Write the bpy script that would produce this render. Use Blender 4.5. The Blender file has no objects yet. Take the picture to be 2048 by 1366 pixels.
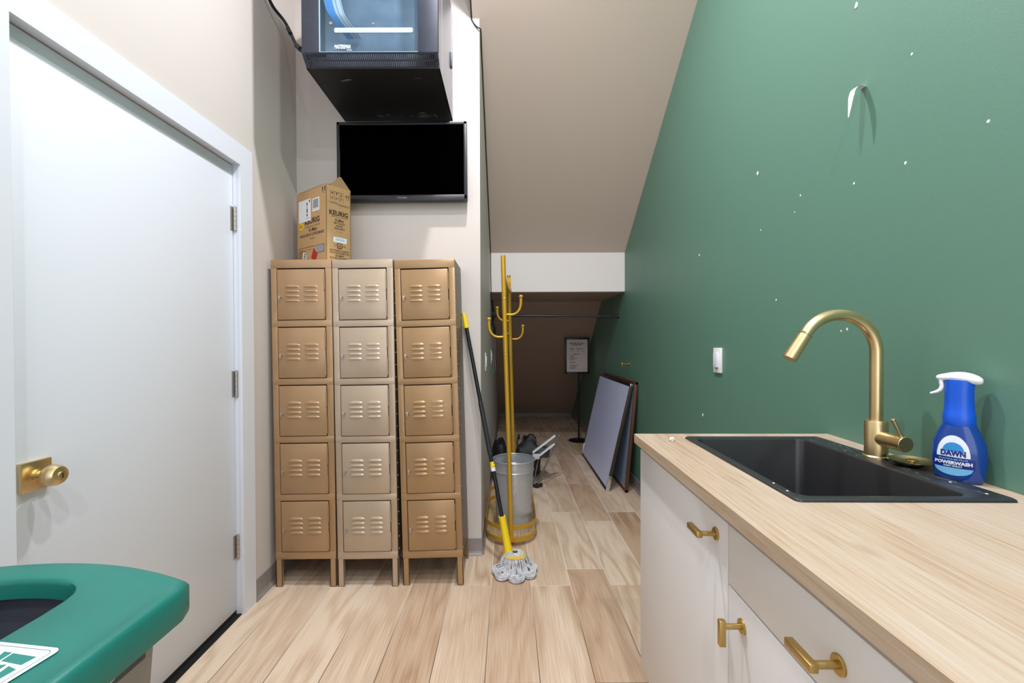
import bpy, bmesh, math, random
from mathutils import Vector, Matrix, Euler
random.seed(7)
C = bpy.context.scene.collection
PI = math.pi
V = Vector

# ------------------------------------------------------------------ helpers
def lin(c):
    c = c / 255.0
    return c / 12.92 if c <= 0.04045 else ((c + 0.055) / 1.055) ** 2.4
def rgb(c): return (lin(c[0]), lin(c[1]), lin(c[2]), 1.0)

def mat(name, col, rough=0.5, metal=0.0, spec=0.5, col2=None, nscale=8.0, nstretch=(1, 1, 1), namt=1.0,
        bump=0.0, bscale=200.0, coat=0.0, rvar=0.0):
    m = bpy.data.materials.new(name); m.use_nodes = True
    nt = m.node_tree; N = nt.nodes; L = nt.links
    b = N['Principled BSDF']
    b.inputs['Base Color'].default_value = rgb(col)
    b.inputs['Roughness'].default_value = rough
    b.inputs['Metallic'].default_value = metal
    b.inputs['Specular IOR Level'].default_value = spec
    b.inputs['Coat Weight'].default_value = coat
    tc = N.new('ShaderNodeTexCoord')
    if col2 is not None:
        mp = N.new('ShaderNodeMapping'); mp.inputs['Scale'].default_value = nstretch
        L.new(tc.outputs['Object'], mp.inputs['Vector'])
        n = N.new('ShaderNodeTexNoise'); n.inputs['Scale'].default_value = nscale; n.inputs['Detail'].default_value = 5
        L.new(mp.outputs['Vector'], n.inputs['Vector'])
        r = N.new('ShaderNodeValToRGB'); r.color_ramp.elements[0].position = 0.5 - 0.22 / max(namt, .01)
        r.color_ramp.elements[1].position = 0.5 + 0.22 / max(namt, .01)
        r.color_ramp.elements[0].color = rgb(col); r.color_ramp.elements[1].color = rgb(col2)
        L.new(n.outputs['Fac'], r.inputs['Fac']); L.new(r.outputs['Color'], b.inputs['Base Color'])
        if rvar:
            mr = N.new('ShaderNodeMapRange'); mr.inputs['To Min'].default_value = rough - rvar; mr.inputs['To Max'].default_value = rough + rvar
            L.new(n.outputs['Fac'], mr.inputs['Value']); L.new(mr.outputs['Result'], b.inputs['Roughness'])
    if bump:
        n2 = N.new('ShaderNodeTexNoise'); n2.inputs['Scale'].default_value = bscale; n2.inputs['Detail'].default_value = 3
        L.new(tc.outputs['Object'], n2.inputs['Vector'])
        bp = N.new('ShaderNodeBump'); bp.inputs['Strength'].default_value = bump; bp.inputs['Distance'].default_value = 0.002
        L.new(n2.outputs['Fac'], bp.inputs['Height']); L.new(bp.outputs['Normal'], b.inputs['Normal'])
    return m

def obj(name, bm, m, parent=None, smooth=True, ang=35):
    me = bpy.data.meshes.new(name)
    bmesh.ops.recalc_face_normals(bm, faces=bm.faces)
    bm.to_mesh(me); bm.free()
    if isinstance(m, (list, tuple)):
        for k in m: me.materials.append(k)
    else: me.materials.append(m)
    if smooth:
        for p in me.polygons: p.use_smooth = True
        me.set_sharp_from_angle(angle=math.radians(ang))
    o = bpy.data.objects.new(name, me); C.objects.link(o)
    if parent: o.parent = parent
    return o

def tag(o, label, cat, group=None, kind=None):
    o['label'] = label; o['category'] = cat
    if group: o['group'] = group
    if kind: o['kind'] = kind
    return o
def thing(name, label, cat, loc=(0, 0, 0), rot=(0, 0, 0), group=None):
    o = bpy.data.objects.new(name, None); C.objects.link(o)
    o.location = loc; o.rotation_euler = rot; o.empty_display_size = .05
    return tag(o, label, cat, group)
def struct(name, bm, m, parent=None, smooth=False):
    o = obj(name, bm, m, parent, smooth)
    if not parent: o['kind'] = 'structure'
    return o

def BM(): return bmesh.new()
def merge(bm, t, M=None, mi=0):
    if M is not None: bmesh.ops.transform(t, matrix=M, verts=t.verts)
    t.verts.ensure_lookup_table()
    vs = [bm.verts.new(v.co) for v in t.verts]
    t.verts.index_update()
    for f in t.faces:
        try:
            nf = bm.faces.new([vs[v.index] for v in f.verts]); nf.material_index = mi if mi else f.material_index
        except ValueError: pass
    t.free()
def box(bm, a, b, bev=0.0, seg=2, M=None, mi=0):
    t = BM(); bmesh.ops.create_cube(t, size=1)
    a = V(a); b = V(b); lo = V(map(min, a, b)); hi = V(map(max, a, b))
    for v in t.verts: v.co = V((lo[i] + (v.co[i] + .5) * (hi[i] - lo[i]) for i in range(3)))
    if bev: bmesh.ops.bevel(t, geom=t.edges[:], offset=bev, segments=seg, affect='EDGES', profile=.5)
    merge(bm, t, M, mi)
def frame_of(d):
    d = V(d).normalized(); u = d.cross(V((0, 0, 1)))
    if u.length < 1e-4: u = V((1, 0, 0))
    u.normalize(); return u, d.cross(u).normalized()
def rings(bm, loops, caps=(True, True), closed=False, mi=0):
    vl = [[bm.verts.new(p) for p in lp] for lp in loops]
    n = len(vl[0]); K = len(vl)
    for i in range(K if closed else K - 1):
        A = vl[i]; B = vl[(i + 1) % K]
        for j in range(n):
            f = bm.faces.new((A[j], A[(j + 1) % n], B[(j + 1) % n], B[j])); f.material_index = mi
    if not closed:
        if caps[0]: bm.faces.new(vl[0][::-1]).material_index = mi
        if caps[1]: bm.faces.new(vl[-1]).material_index = mi
def cyl(bm, p0, p1, r0, r1=None, seg=24, bev=0.0, caps=(True, True), mi=0):
    r1 = r0 if r1 is None else r1; p0 = V(p0); p1 = V(p1); d = (p1 - p0).normalized(); u, w = frame_of(d)
    pts = [(p0, r0), (p1, r1)]
    if bev: pts = [(p0, r0 - bev), (p0 + d * bev, r0), (p1 - d * bev, r1), (p1, r1 - bev)]
    rings(bm, [[p + (u * math.cos(2 * PI * k / seg) + w * math.sin(2 * PI * k / seg)) * r for k in range(seg)] for p, r in pts], caps, mi=mi)
def catmull(pts, n=8):
    P = [V(p) for p in pts]; out = []
    for i in range(len(P) - 1):
        p0 = P[i - 1] if i else P[i] * 2 - P[i + 1]; p1 = P[i]; p2 = P[i + 1]
        p3 = P[i + 2] if i + 2 < len(P) else P[i + 1] * 2 - P[i]
        for k in range(n):
            t = k / n
            out.append(.5 * ((2 * p1) + (-p0 + p2) * t + (2 * p0 - 5 * p1 + 4 * p2 - p3) * t * t + (-p0 + 3 * p1 - 3 * p2 + p3) * t ** 3))
    out.append(P[-1]); return out
def tube(bm, pts, r, seg=12, caps=(True, True), smooth=0, closed=False, mi=0):
    P = catmull(pts, smooth) if smooth else [V(p) for p in pts]
    n = len(P); rr = r if callable(r) else (lambda t: r)
    d = (P[1] - P[0]).normalized(); u, w = frame_of(d); loops = []
    for i, p in enumerate(P):
        if closed: t = (P[(i + 1) % n] - P[i - 1]).normalized()
        else: t = (P[min(i + 1, n - 1)] - P[max(i - 1, 0)]).normalized()
        u = (u - t * u.dot(t)).normalized(); w = t.cross(u)
        q = rr(i / max(n - 1, 1))
        loops.append([p + (u * math.cos(2 * PI * k / seg) + w * math.sin(2 * PI * k / seg)) * q for k in range(seg)])
    rings(bm, loops, caps, closed, mi)
def lathe(bm, prof, c=(0, 0, 0), axis=(0, 0, 1), seg=32, caps=(True, True), mi=0):
    a = V(axis).normalized(); u, w = frame_of(a); c = V(c)
    rings(bm, [[c + a * z + (u * math.cos(2 * PI * k / seg) + w * math.sin(2 * PI * k / seg)) * max(r, 1e-4) for k in range(seg)] for r, z in prof], caps, mi=mi)
def ball(bm, c, r, seg=16, sc=(1, 1, 1), mi=0):
    t = BM(); bmesh.ops.create_uvsphere(t, u_segments=seg, v_segments=seg // 2 + 2, radius=r)
    merge(bm, t, Matrix.Translation(c) @ Matrix.Diagonal((*sc, 1)), mi)
def plate(bm, pts, n, th, mi=0):
    n = V(n).normalized() * th
    rings(bm, [[V(p) for p in pts], [V(p) + n for p in pts]], mi=mi)
def rrect(w, h, r, n=5, cx=0, cy=0):
    out = []
    for (sx, sy, a0) in ((1, 1, 0), (-1, 1, 90), (-1, -1, 180), (1, -1, 270)):
        for k in range(n + 1):
            a = math.radians(a0 + 90 * k / n)
            out.append((cx + sx * (w / 2 - r) + r * math.cos(a), cy + sy * (h / 2 - r) + r * math.sin(a)))
    return out
def text(bm, s, w, h, org, ux, uz, th=0.0004, bold=0.0, mi=0, shear=0.0):
    """lettering fitted into a w x h box centred on org, reading along ux with its top towards uz"""
    cu = bpy.data.curves.new('lettering', 'FONT'); cu.body = s; cu.size = 1; cu.offset = bold; cu.shear = shear; cu.resolution_u = 2
    o = bpy.data.objects.new('lettering', cu); C.objects.link(o)
    bpy.context.view_layer.update()
    dg = bpy.context.evaluated_depsgraph_get(); me = bpy.data.meshes.new_from_object(o.evaluated_get(dg))
    xs = [v.co.x for v in me.vertices]; ys = [v.co.y for v in me.vertices]
    x0, x1, y0, y1 = min(xs), max(xs), min(ys), max(ys)
    ux = V(ux).normalized(); uz = V(uz).normalized(); nn = ux.cross(uz); org = V(org)
    vs = [bm.verts.new(org + ux * ((v.co.x - x0) / (x1 - x0) - .5) * w + uz * ((v.co.y - y0) / (y1 - y0) - .5) * h + nn * th) for v in me.vertices]
    for p in me.polygons:
        try: bm.faces.new([vs[i] for i in p.vertices]).material_index = mi
        except ValueError: pass
    bpy.data.objects.remove(o); bpy.data.curves.remove(cu); bpy.data.meshes.remove(me)
def dup(o, parent=None):
    c = o.copy(); C.objects.link(c); c.parent = parent
    for ch in list(o.children):
        dup(ch, c)
    return c

# ------------------------------------------------------------------ materials
def wall_paint(name, col, rough, bump, spec=.5):
    return mat(name, col, rough, 0, spec, bump=bump, bscale=260)
M_beige = wall_paint('beige_wall_paint', (205, 196, 190), .55, .12)
M_soffit = wall_paint('warm_beige_ceiling_paint', (226, 206, 194), .6, .1)
M_nook = wall_paint('shaded_alcove_paint', (176, 152, 136), .6, .1)  # beige ceiling paint darkened to brown, alcove shade put into the colour
M_green = wall_paint('green_semi_gloss_paint', (88, 132, 114), .52, .15, .9)
M_bulk = wall_paint('pale_wall_paint', (234, 227, 224), .6, .1)
M_white = mat('white_door_paint', (219, 222, 230), .42, bump=.05, bscale=90)
M_base = mat('grey_vinyl_base', (150, 142, 140), .45, col2=(136, 128, 126), nscale=20)
M_ceil = mat('white_ceiling_paint', (236, 234, 230), .8)
M_black = mat('black_plastic', (14, 14, 15), .4)
M_dark = mat('dark_void', (10, 9, 8), .9)
M_steel = mat('satin_steel', (186, 180, 174), .36, .8)
M_brass = mat('brushed_brass', (228, 204, 156), .34, 1.0, col2=(220, 194, 144), nscale=30, nstretch=(1, 1, .2))
M_brass2 = mat('warm_brass', (188, 160, 100), .36, 1.0)

def floor_mat():
    m = bpy.data.materials.new('wood_look_plank_tile'); m.use_nodes = True
    nt = m.node_tree; N = nt.nodes; L = nt.links; b = N['Principled BSDF']
    g = N.new('ShaderNodeNewGeometry'); sp = N.new('ShaderNodeSeparateXYZ'); L.new(g.outputs['Position'], sp.inputs[0])
    def mth(op, a, b_=None, c=None):
        n = N.new('ShaderNodeMath'); n.operation = op
        for i, x in enumerate((a, b_, c)):
            if x is None: continue
            if isinstance(x, (int, float)): n.inputs[i].default_value = x
            else: L.new(x, n.inputs[i])
        return n.outputs[0]
    PW, PL = .2015, .817
    u = mth('DIVIDE', mth('ADD', sp.outputs['X'], 1.0945 + .2015 * 10), PW)
    ci = mth('FLOOR', u); fu = mth('FRACT', u)
    par = mth('MODULO', ci, 2.0)
    # joints of even columns lie at 2.43, of odd columns .16 nearer
    v = mth('DIVIDE', mth('ADD', mth('SUBTRACT', sp.outputs['Y'], 2.268), mth('ADD', mth('MULTIPLY', par, -.165), PL * 6)), PL)
    ri = mth('FLOOR', v); fv = mth('FRACT', v)
    du = mth('MULTIPLY', mth('MINIMUM', fu, mth('SUBTRACT', 1.0, fu)), PW)
    dv = mth('MULTIPLY', mth('MINIMUM', fv, mth('SUBTRACT', 1.0, fv)), PL)
    dd = mth('MINIMUM', du, dv)
    gr = N.new('ShaderNodeMapRange'); gr.inputs['From Min'].default_value = .0011; gr.inputs['From Max'].default_value = .0019
    gr.inputs['To Min'].default_value = 1; gr.inputs['To Max'].default_value = 0; L.new(dd, gr.inputs['Value'])
    wn = N.new('ShaderNodeTexWhiteNoise'); wn.noise_dimensions = '2D'
    cb = N.new('ShaderNodeCombineXYZ'); L.new(ci, cb.inputs[0]); L.new(ri, cb.inputs[1]); L.new(cb.outputs[0], wn.inputs['Vector'])
    ws = N.new('ShaderNodeSeparateColor'); L.new(wn.outputs['Color'], ws.inputs[0])
    # grain coordinates: each plank offset by its own random amount
    gx = mth('ADD', sp.outputs['X'], mth('MULTIPLY', ws.outputs[0], 37.0))
    gy = mth('ADD', sp.outputs['Y'], mth('MULTIPLY', ws.outputs[1], 53.0))
    gc = N.new('ShaderNodeCombineXYZ'); L.new(gx, gc.inputs[0]); L.new(mth('MULTIPLY', gy, .16), gc.inputs[1]); L.new(mth('MULTIPLY', ws.outputs[2], 9.0), gc.inputs[2])
    n1 = N.new('ShaderNodeTexNoise'); n1.inputs['Scale'].default_value = 5.0; n1.inputs['Detail'].default_value = 2; L.new(gc.outputs[0], n1.inputs['Vector'])
    # growth rings: sine of a warped coordinate -> cathedral figure
    ph = mth('MULTIPLY', n1.outputs['Fac'], 44.0)
    rg = mth('MULTIPLY_ADD', mth('SINE', ph), .5, .5)
    gc2 = N.new('ShaderNodeCombineXYZ'); L.new(mth('MULTIPLY', gx, 170.0), gc2.inputs[0]); L.new(mth('MULTIPLY', gy, 5.0), gc2.inputs[1])
    n2 = N.new('ShaderNodeTexNoise'); n2.inputs['Scale'].default_value = 1.0; n2.inputs['Detail'].default_value = 4; L.new(gc2.outputs[0], n2.inputs['Vector'])
    n3 = N.new('ShaderNodeTexNoise'); n3.inputs['Scale'].default_value = 3.0; n3.inputs['Detail'].default_value = 3; L.new(gc.outputs[0], n3.inputs['Vector'])
    f = mth('ADD', mth('ADD', mth('MULTIPLY', mth('POWER', rg, .6), mth('MULTIPLY_ADD', ws.outputs[1], .22, .10)), mth('MULTIPLY', n2.outputs['Fac'], .58)), mth('MULTIPLY', n3.outputs['Fac'], .75))
    f = mth('ADD', f, mth('MULTIPLY', mth('SUBTRACT', ws.outputs[2], .5), .30))
    r = N.new('ShaderNodeValToRGB'); e = r.color_ramp.elements
    e[0].position = .40; e[0].color = rgb((166, 132, 106)); e[1].position = 1.02; e[1].color = rgb((222, 201, 178))
    x = e.new(.62); x.color = rgb((190, 160, 133)); x = e.new(.80); x.color = rgb((204, 179, 154))
    L.new(f, r.inputs['Fac'])
    # grout: grey-white, blending through noise to dark brown at the near end
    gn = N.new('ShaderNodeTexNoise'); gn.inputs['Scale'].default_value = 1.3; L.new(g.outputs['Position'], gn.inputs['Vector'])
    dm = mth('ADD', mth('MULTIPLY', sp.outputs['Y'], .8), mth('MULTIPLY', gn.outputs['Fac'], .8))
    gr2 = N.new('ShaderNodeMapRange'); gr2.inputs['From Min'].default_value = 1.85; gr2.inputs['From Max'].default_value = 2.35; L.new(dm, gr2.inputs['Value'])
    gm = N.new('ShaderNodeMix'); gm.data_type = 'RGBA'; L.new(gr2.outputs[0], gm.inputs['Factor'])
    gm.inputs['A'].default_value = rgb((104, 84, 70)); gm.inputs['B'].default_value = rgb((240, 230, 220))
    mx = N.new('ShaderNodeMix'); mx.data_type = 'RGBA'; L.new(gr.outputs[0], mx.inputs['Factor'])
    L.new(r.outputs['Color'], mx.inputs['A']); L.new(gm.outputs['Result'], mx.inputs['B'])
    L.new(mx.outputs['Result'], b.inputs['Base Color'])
    b.inputs['Roughness'].default_value = .42; b.inputs['Specular IOR Level'].default_value = .4
    bp = N.new('ShaderNodeBump'); bp.inputs['Strength'].default_value = .35; bp.inputs['Distance'].default_value = .002
    L.new(mth('SUBTRACT', mth('MULTIPLY', n2.outputs['Fac'], .25), gr.outputs[0]), bp.inputs['Height']); L.new(bp.outputs['Normal'], b.inputs['Normal'])
    return m
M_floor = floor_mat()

def oak_mat():
    m = bpy.data.materials.new('light_oak_laminate'); m.use_nodes = True
    nt = m.node_tree; N = nt.nodes; L = nt.links; b = N['Principled BSDF']
    tc = N.new('ShaderNodeTexCoord')
    def noise(scale, st, det=4, dist=0):
        mp = N.new('ShaderNodeMapping'); mp.inputs['Scale'].default_value = st; L.new(tc.outputs['Object'], mp.inputs[0])
        n = N.new('ShaderNodeTexNoise'); n.inputs['Scale'].default_value = scale; n.inputs['Detail'].default_value = det; n.inputs['Distortion'].default_value = dist
        L.new(mp.outputs[0], n.inputs['Vector']); return n.outputs['Fac']
    a = noise(1.0, (190, 7, 190)); c = noise(6, (1, .12, 1), 3, .6); k = noise(9, (1, .35, 1), 2)
    ad = N.new('ShaderNodeMath'); ad.operation = 'MULTIPLY_ADD'; L.new(a, ad.inputs[0]); ad.inputs[1].default_value = .55; 
    ml = N.new('ShaderNodeMath'); ml.operation = 'MULTIPLY'; L.new(c, ml.inputs[0]); ml.inputs[1].default_value = .55; L.new(ml.outputs[0], ad.inputs[2])
    r = N.new('ShaderNodeValToRGB'); e = r.color_ramp.elements
    e[0].position = .38; e[0].color = rgb((160, 134, 108)); e[1].position = .74; e[1].color = rgb((193, 179, 163))
    x = e.new(.54); x.color = rgb((183, 162, 139)); L.new(ad.outputs[0], r.inputs['Fac'])
    # sparse darker knots
    kr = N.new('ShaderNodeMapRange'); kr.inputs['From Min'].default_value = .73; kr.inputs['From Max'].default_value = .80; kr.inputs['To Max'].default_value = .6; L.new(k, kr.inputs['Value'])
    mx = N.new('ShaderNodeMix'); mx.data_type = 'RGBA'; L.new(kr.outputs[0], mx.inputs['Factor']); L.new(r.outputs['Color'], mx.inputs['A']); mx.inputs['B'].default_value = rgb((150, 122, 94))
    L.new(mx.outputs['Result'], b.inputs['Base Color']); b.inputs['Roughness'].default_value = .5; b.inputs['Specular IOR Level'].default_value = .35
    return m
M_oak = oak_mat()

# ------------------------------------------------------------------ room shell
XL, YB, XP, ZC = -1.21, 2.60, -.155, 3.62
WR = [(-2.6, .96), (0, 1.0), (.5, 1.015), (.9, 1.0325), (1.2, 1.052), (1.52, 1.069), (2.2, 1.068), (3, 1.067), (7.7, 1.062)]
def wall_x(y):
    for (a, xa), (b, xb) in zip(WR, WR[1:]):
        if y <= b: return xa + (xb - xa) * (y - a) / (b - a)
    return WR[-1][1]
def slope_z(y): return 2.043 + .703 * (4.09 - y)

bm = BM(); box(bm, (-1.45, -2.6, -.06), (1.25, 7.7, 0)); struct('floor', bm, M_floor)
bm = BM()
rings(bm, [[V((x, y, 0)), V((x, y, ZC)), V((x + .15, y, ZC)), V((x + .15, y, 0))] for y, x in WR])
wr = struct('wall_right', bm, M_green, smooth=True)
bm = BM()
box(bm, (-1.45, -2.6, 0), (-1.3, 2.75, ZC)); box(bm, (-1.3, -2.6, 0), (XL, 1.08, ZC)); box(bm, (-1.3, 2.045, 0), (XL, 2.75, ZC)); box(bm, (-1.3, 1.08, 2.05), (XL, 2.045, ZC))
struct('wall_left', bm, M_beige)
bm = BM(); box(bm, (XL, YB, 0), (XP, YB + .13, ZC)); struct('wall_back', bm, M_beige)
bm = BM(); box(bm, (XP - .1, YB + .13, 0), (XP, 7.7, 3.3)); struct('wall_inner', bm, M_beige)
bm = BM(); box(bm, (-1.45, -2.6, ZC), (1.25, 2.75, ZC + .1)); struct('ceiling', bm, M_ceil)
# underside of the stair: a thick sloping slab, its left edge overlapping the pier a little
bm = BM()
y0 = 1.86
plate(bm, [(-.195, y0, slope_z(y0)), (1.1, y0, slope_z(y0)), (1.1, 2.599, slope_z(2.599)), (-.195, 2.599, slope_z(2.599))], (0, .58, .82), .12)
plate(bm, [(XP, 2.599, slope_z(2.599)), (1.1, 2.599, slope_z(2.599)), (1.1, 4.10, slope_z(4.10)), (XP, 4.10, slope_z(4.10))], (0, .58, .82), .12)
struct('ceiling.001', bm, M_soffit)
bm = BM(); box(bm, (XP, 4.09, 1.69), (1.1, 4.16, 2.12)); struct('wall_bulkhead', bm, M_bulk)
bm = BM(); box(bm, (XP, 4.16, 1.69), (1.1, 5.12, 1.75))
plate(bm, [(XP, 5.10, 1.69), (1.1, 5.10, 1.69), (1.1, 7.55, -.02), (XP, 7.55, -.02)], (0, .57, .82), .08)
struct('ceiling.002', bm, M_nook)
# low baseboards of grey vinyl with a cove toe
def baseboard(name, p, q, nrm, h=.1):
    p = V(p); q = V(q); n = V(nrm)
    prof = [(0, 0), (.016, 0), (.014, .006), (.007, .014), (.004, .024), (.004, h - .002), (.002, h), (0, h)]
    b_ = BM(); rings(b_, [[e + n * a + V((0, 0, z)) for a, z in prof] for e in (p, q)]); struct(name, b_, M_base)
baseboard('baseboard_left', (XL, 2.13, 0), (XL, YB, 0), (1, 0, 0))
baseboard('baseboard_back', (XL, YB, 0), (XP + .004, YB, 0), (0, -1, 0))
baseboard('baseboard_inner', (XP, YB, 0), (XP, 7.45, 0), (1, 0, 0))
baseboard('baseboard_right', (wall_x(1.6), 1.6, 0), (wall_x(7.4), 7.4, 0), (-1, 0, 0))
bm = BM(); box(bm, (XP, 7.44, 0), (1.06, 7.46, .055)); struct('baseboard_far', bm, M_base)

# door with casing
D = bpy.data.objects.new('door_1', None); C.objects.link(D); D.location = (XL, 2.03, 0); D['kind'] = 'structure'
def DL(x, y, z): return (x - XL, y - 2.03, z)
bm = BM()
def miter(pts): plate(bm, [DL(*p) for p in pts], (1, 0, 0), .012)
xc = XL
miter([(xc, 1.0, 0), (xc, 1.092, 0), (xc, 1.092, 2.0365), (xc, 1.0, 2.1285)])
miter([(xc, 2.0315, 0), (xc, 2.1268, 0), (xc, 2.1268, 2.1285), (xc, 2.0315, 2.0365)])
miter([(xc, 1.0, 2.1285), (xc, 1.092, 2.0365), (xc, 2.0315, 2.0365), (xc, 2.1268, 2.1285)])
obj('casing', bm, M_white, D, False)
bm = BM()
box(bm, DL(-1.3, 1.08, 0), DL(XL, 1.097, 2.05)); box(bm, DL(-1.3, 2.0345, 0), DL(XL, 2.046, 2.05)); box(bm, DL(-1.3, 1.097, 2.0385), DL(XL, 2.0345, 2.051))
obj('jamb', bm, M_white, D, False)
bm = BM(); box(bm, DL(-1.278, 1.101, .022), DL(-1.235, 2.031, 2.0335), .002)
obj('door_panel', bm, M_white, D)
for z0, z1 in ((1.7403, 1.8469), (.9927, 1.1081), (.2596, .3645)):
    bm = BM(); n = 5
    for k in range(n):
        a = z0 + (z1 - z0) * k / n; cyl(bm, DL(-1.225, 2.0325, a + .0006), DL(-1.225, 2.0325, a + (z1 - z0) / n - .0006), .0075, seg=14)
    cyl(bm, DL(-1.225, 2.0325, z0 - .006), DL(-1.225, 2.0325, z1 + .004), .0045, seg=10)
    box(bm, DL(-1.236, 2.012, z0), DL(-1.2335, 2.031, z1))
    obj('hinge', bm, M_steel, D)
bm = BM(); box(bm, DL(-1.30, 1.098, .0), DL(-1.212, 2.034, .004)); box(bm, DL(-1.262, 1.098, .0), DL(-1.236, 2.034, .021)); obj('door_gap_shade', bm, M_dark, D, False)  # dark strips standing in for the shade in the gap under the door
K = bpy.data.objects.new('door_handle', None); C.objects.link(K); K.parent = D; K.location = DL(-1.235, 1.165, .8935)
K['label'] = 'brushed brass door knob on a square backplate'
bm = BM(); box(bm, (0, -.038, -.038), (.013, .038, .038), .0015); obj('backplate', bm, M_brass, K)
bm = BM(); cyl(bm, (.012, 0, 0), (.02, 0, 0), .0165); cyl(bm, (.02, 0, 0), (.036, 0, 0), .0125)
lathe(bm, [(.0125, .034), (.021, .037), (.0262, .045), (.0275, .056), (.0262, .066), (.022, .0735), (.014, .076), (.0112, .0762)], axis=(1, 0, 0))
cyl(bm, (.076, 0, 0), (.0795, 0, 0), .010); obj('knob', bm, M_brass, K)
bm = BM(); box(bm, (.079, -.0012, -.006), (.0802, .0012, .006)); obj('keyhole', bm, M_dark, K)

# ------------------------------------------------------------------ lockers
LW, LD, LH = .304, .305, 1.652
def spray(name, a, b): return mat(name, a, .34, .35, .5, col2=b, nscale=3.2, namt=.8, rvar=.06)
def make_locker(label, loc, roll, col, side_col):
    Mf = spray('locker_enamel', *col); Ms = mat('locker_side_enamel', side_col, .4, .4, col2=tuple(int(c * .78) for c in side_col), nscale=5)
    T = thing('locker', label, 'locker', loc, (0, roll, 0), 'tall five-door lockers along the back wall')
    W2 = LW / 2
    b_ = BM()   # carcass: sides, back, top, shelves
    box(b_, (-W2, .012, .142), (-W2 + .002, LD, LH), mi=1); box(b_, (W2 - .002, .012, .142), (W2, LD, LH), mi=1)
    box(b_, (-W2, LD - .002, .142), (W2, LD, LH), mi=1); box(b_, (-W2, .012, LH - .003), (W2, LD, LH), mi=0)
    box(b_, (-W2, .004, .146), (W2, LD, .15), mi=1); box(b_, (-W2 + .003, .016, .152), (W2 - .003, .018, LH - .005), mi=2)  # last box: dark sheet behind the doors, painting the shade inside
    for k in range(1, 5): box(b_, (-W2 + .002, .02, .16 + .2925 * k), (W2 - .002, LD - .002, .163 + .2925 * k), mi=1)
    for k in range(24):   # rivets down both sides
        z = .18 + 1.44 * k / 23
        for y in (.03, LD - .03):
            for s in (-1, 1): ball(b_, (s * W2, y, z), .0035, 8)
    obj('carcass', b_, [Mf, Ms, M_dark], T)
    b_ = BM()   # face frame
    box(b_, (-W2, 0, .142), (-W2 + .029, .014, LH), .0012); box(b_, (W2 - .031, 0, .142), (W2, .014, LH), .0012)
    zs = [(.142, .178)] + [(.178 + .2925 * k - .032, .178 + .2925 * k) for k in range(1, 5)] + [(1.610, LH)]
    for a, b2 in zs: box(b_, (-W2 + .0005, -.0008, a), (W2 - .0005, .0135, b2), .0012)
    obj('face_frame', b_, Mf, T)
    for sx in (-1, 1):
        for fy in (0, 1):
            b_ = BM(); x0 = sx * W2; x1 = x0 - sx * .03
            ya, yb = (0, .03) if fy == 0 else (LD, LD - .03); t = .003
            box(b_, (x0, ya, .004), (x1, ya + (t if fy == 0 else -t), .145)); box(b_, (x0, ya, .004), (x0 - sx * t, yb, .145))
            box(b_, (x0, ya, 0), (x0 - sx * .022, ya + (.022 if fy == 0 else -.022), .006), .001)
            # folded inner return of the leg
            box(b_, (x1, ya, .004), (x1 + sx * .002, ya + (.018 if fy == 0 else -.018), .145))
            obj('leg', b_, Mf, T)
    # one door with latch and hinges, then four copies
    dz = .1812; x0 = -W2 + .0328; x1 = W2 - .0346; h = .2522
    b_ = BM(); box(b_, (x0, -.0035, 0), (x1, .012, h), .0018)
    for cx in (-.045, .047):
        for r in range(4):
            z = .093 + .0235 * r; lw, lh, lp = .036, .0125, .0065; nu, nv = 10, 4
            grid = []
            for j in range(nv + 1):
                row = []
                for i in range(nu + 1):
                    u = -1 + 2 * i / nu; v = j / nv; k = 1 - u * u
                    row.append(b_.verts.new((cx + lw * u, -.0034 - lp * math.sqrt(max(k, 0)) * math.cos(v * PI / 2) ** .8 if k > 1e-6 else -.0033, z + lh * v * math.sqrt(max(k, .02)))))
                grid.append(row)
            for j in range(nv):
                for i in range(nu): b_.faces.new((grid[j][i], grid[j][i + 1], grid[j + 1][i + 1], grid[j + 1][i]))
            low = [b_.verts.new((v.co.x, -.003, v.co.z + .001)) for v in grid[0]]
            for i in range(nu): b_.faces.new((grid[0][i + 1], grid[0][i], low[i], low[i + 1]))
    d0 = obj('door', b_, Mf, T, ang=50); d0.location = (0, 0, dz)
    b_ = BM(); cyl(b_, (x0 + .013, -.003, .115), (x0 + .013, -.012, .115), .006, seg=12); box(b_, (x0 + .010, -.016, .098), (x0 + .016, -.011, .120), .001)
    cyl(b_, (x0 + .013, -.003, .098), (x0 + .013, -.0075, .098), .0035, seg=10)
    obj('latch', b_, M_steel, d0)
    for za in (.012, .150):
        b_ = BM()
        for q in range(3): cyl(b_, (x1 + .0005, -.004, za + .028 * q), (x1 + .0005, -.004, za + .028 * q + .0272), .0032, seg=10)
        obj('hinge', b_, Mf, d0)
    for k in range(1, 5):
        c = dup(d0, T); c.location = (0, 0, dz + .2925 * k)
    return T
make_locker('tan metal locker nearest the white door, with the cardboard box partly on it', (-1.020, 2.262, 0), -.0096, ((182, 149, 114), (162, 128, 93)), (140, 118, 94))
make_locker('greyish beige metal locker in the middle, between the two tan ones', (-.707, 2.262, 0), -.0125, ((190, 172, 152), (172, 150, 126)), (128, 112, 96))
make_locker('tan metal locker farthest from the door, beside the leaning mop', (-.379, 2.272, 0), -.0240, ((172, 140, 103), (154, 121, 83)), (112, 98, 84))

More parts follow.
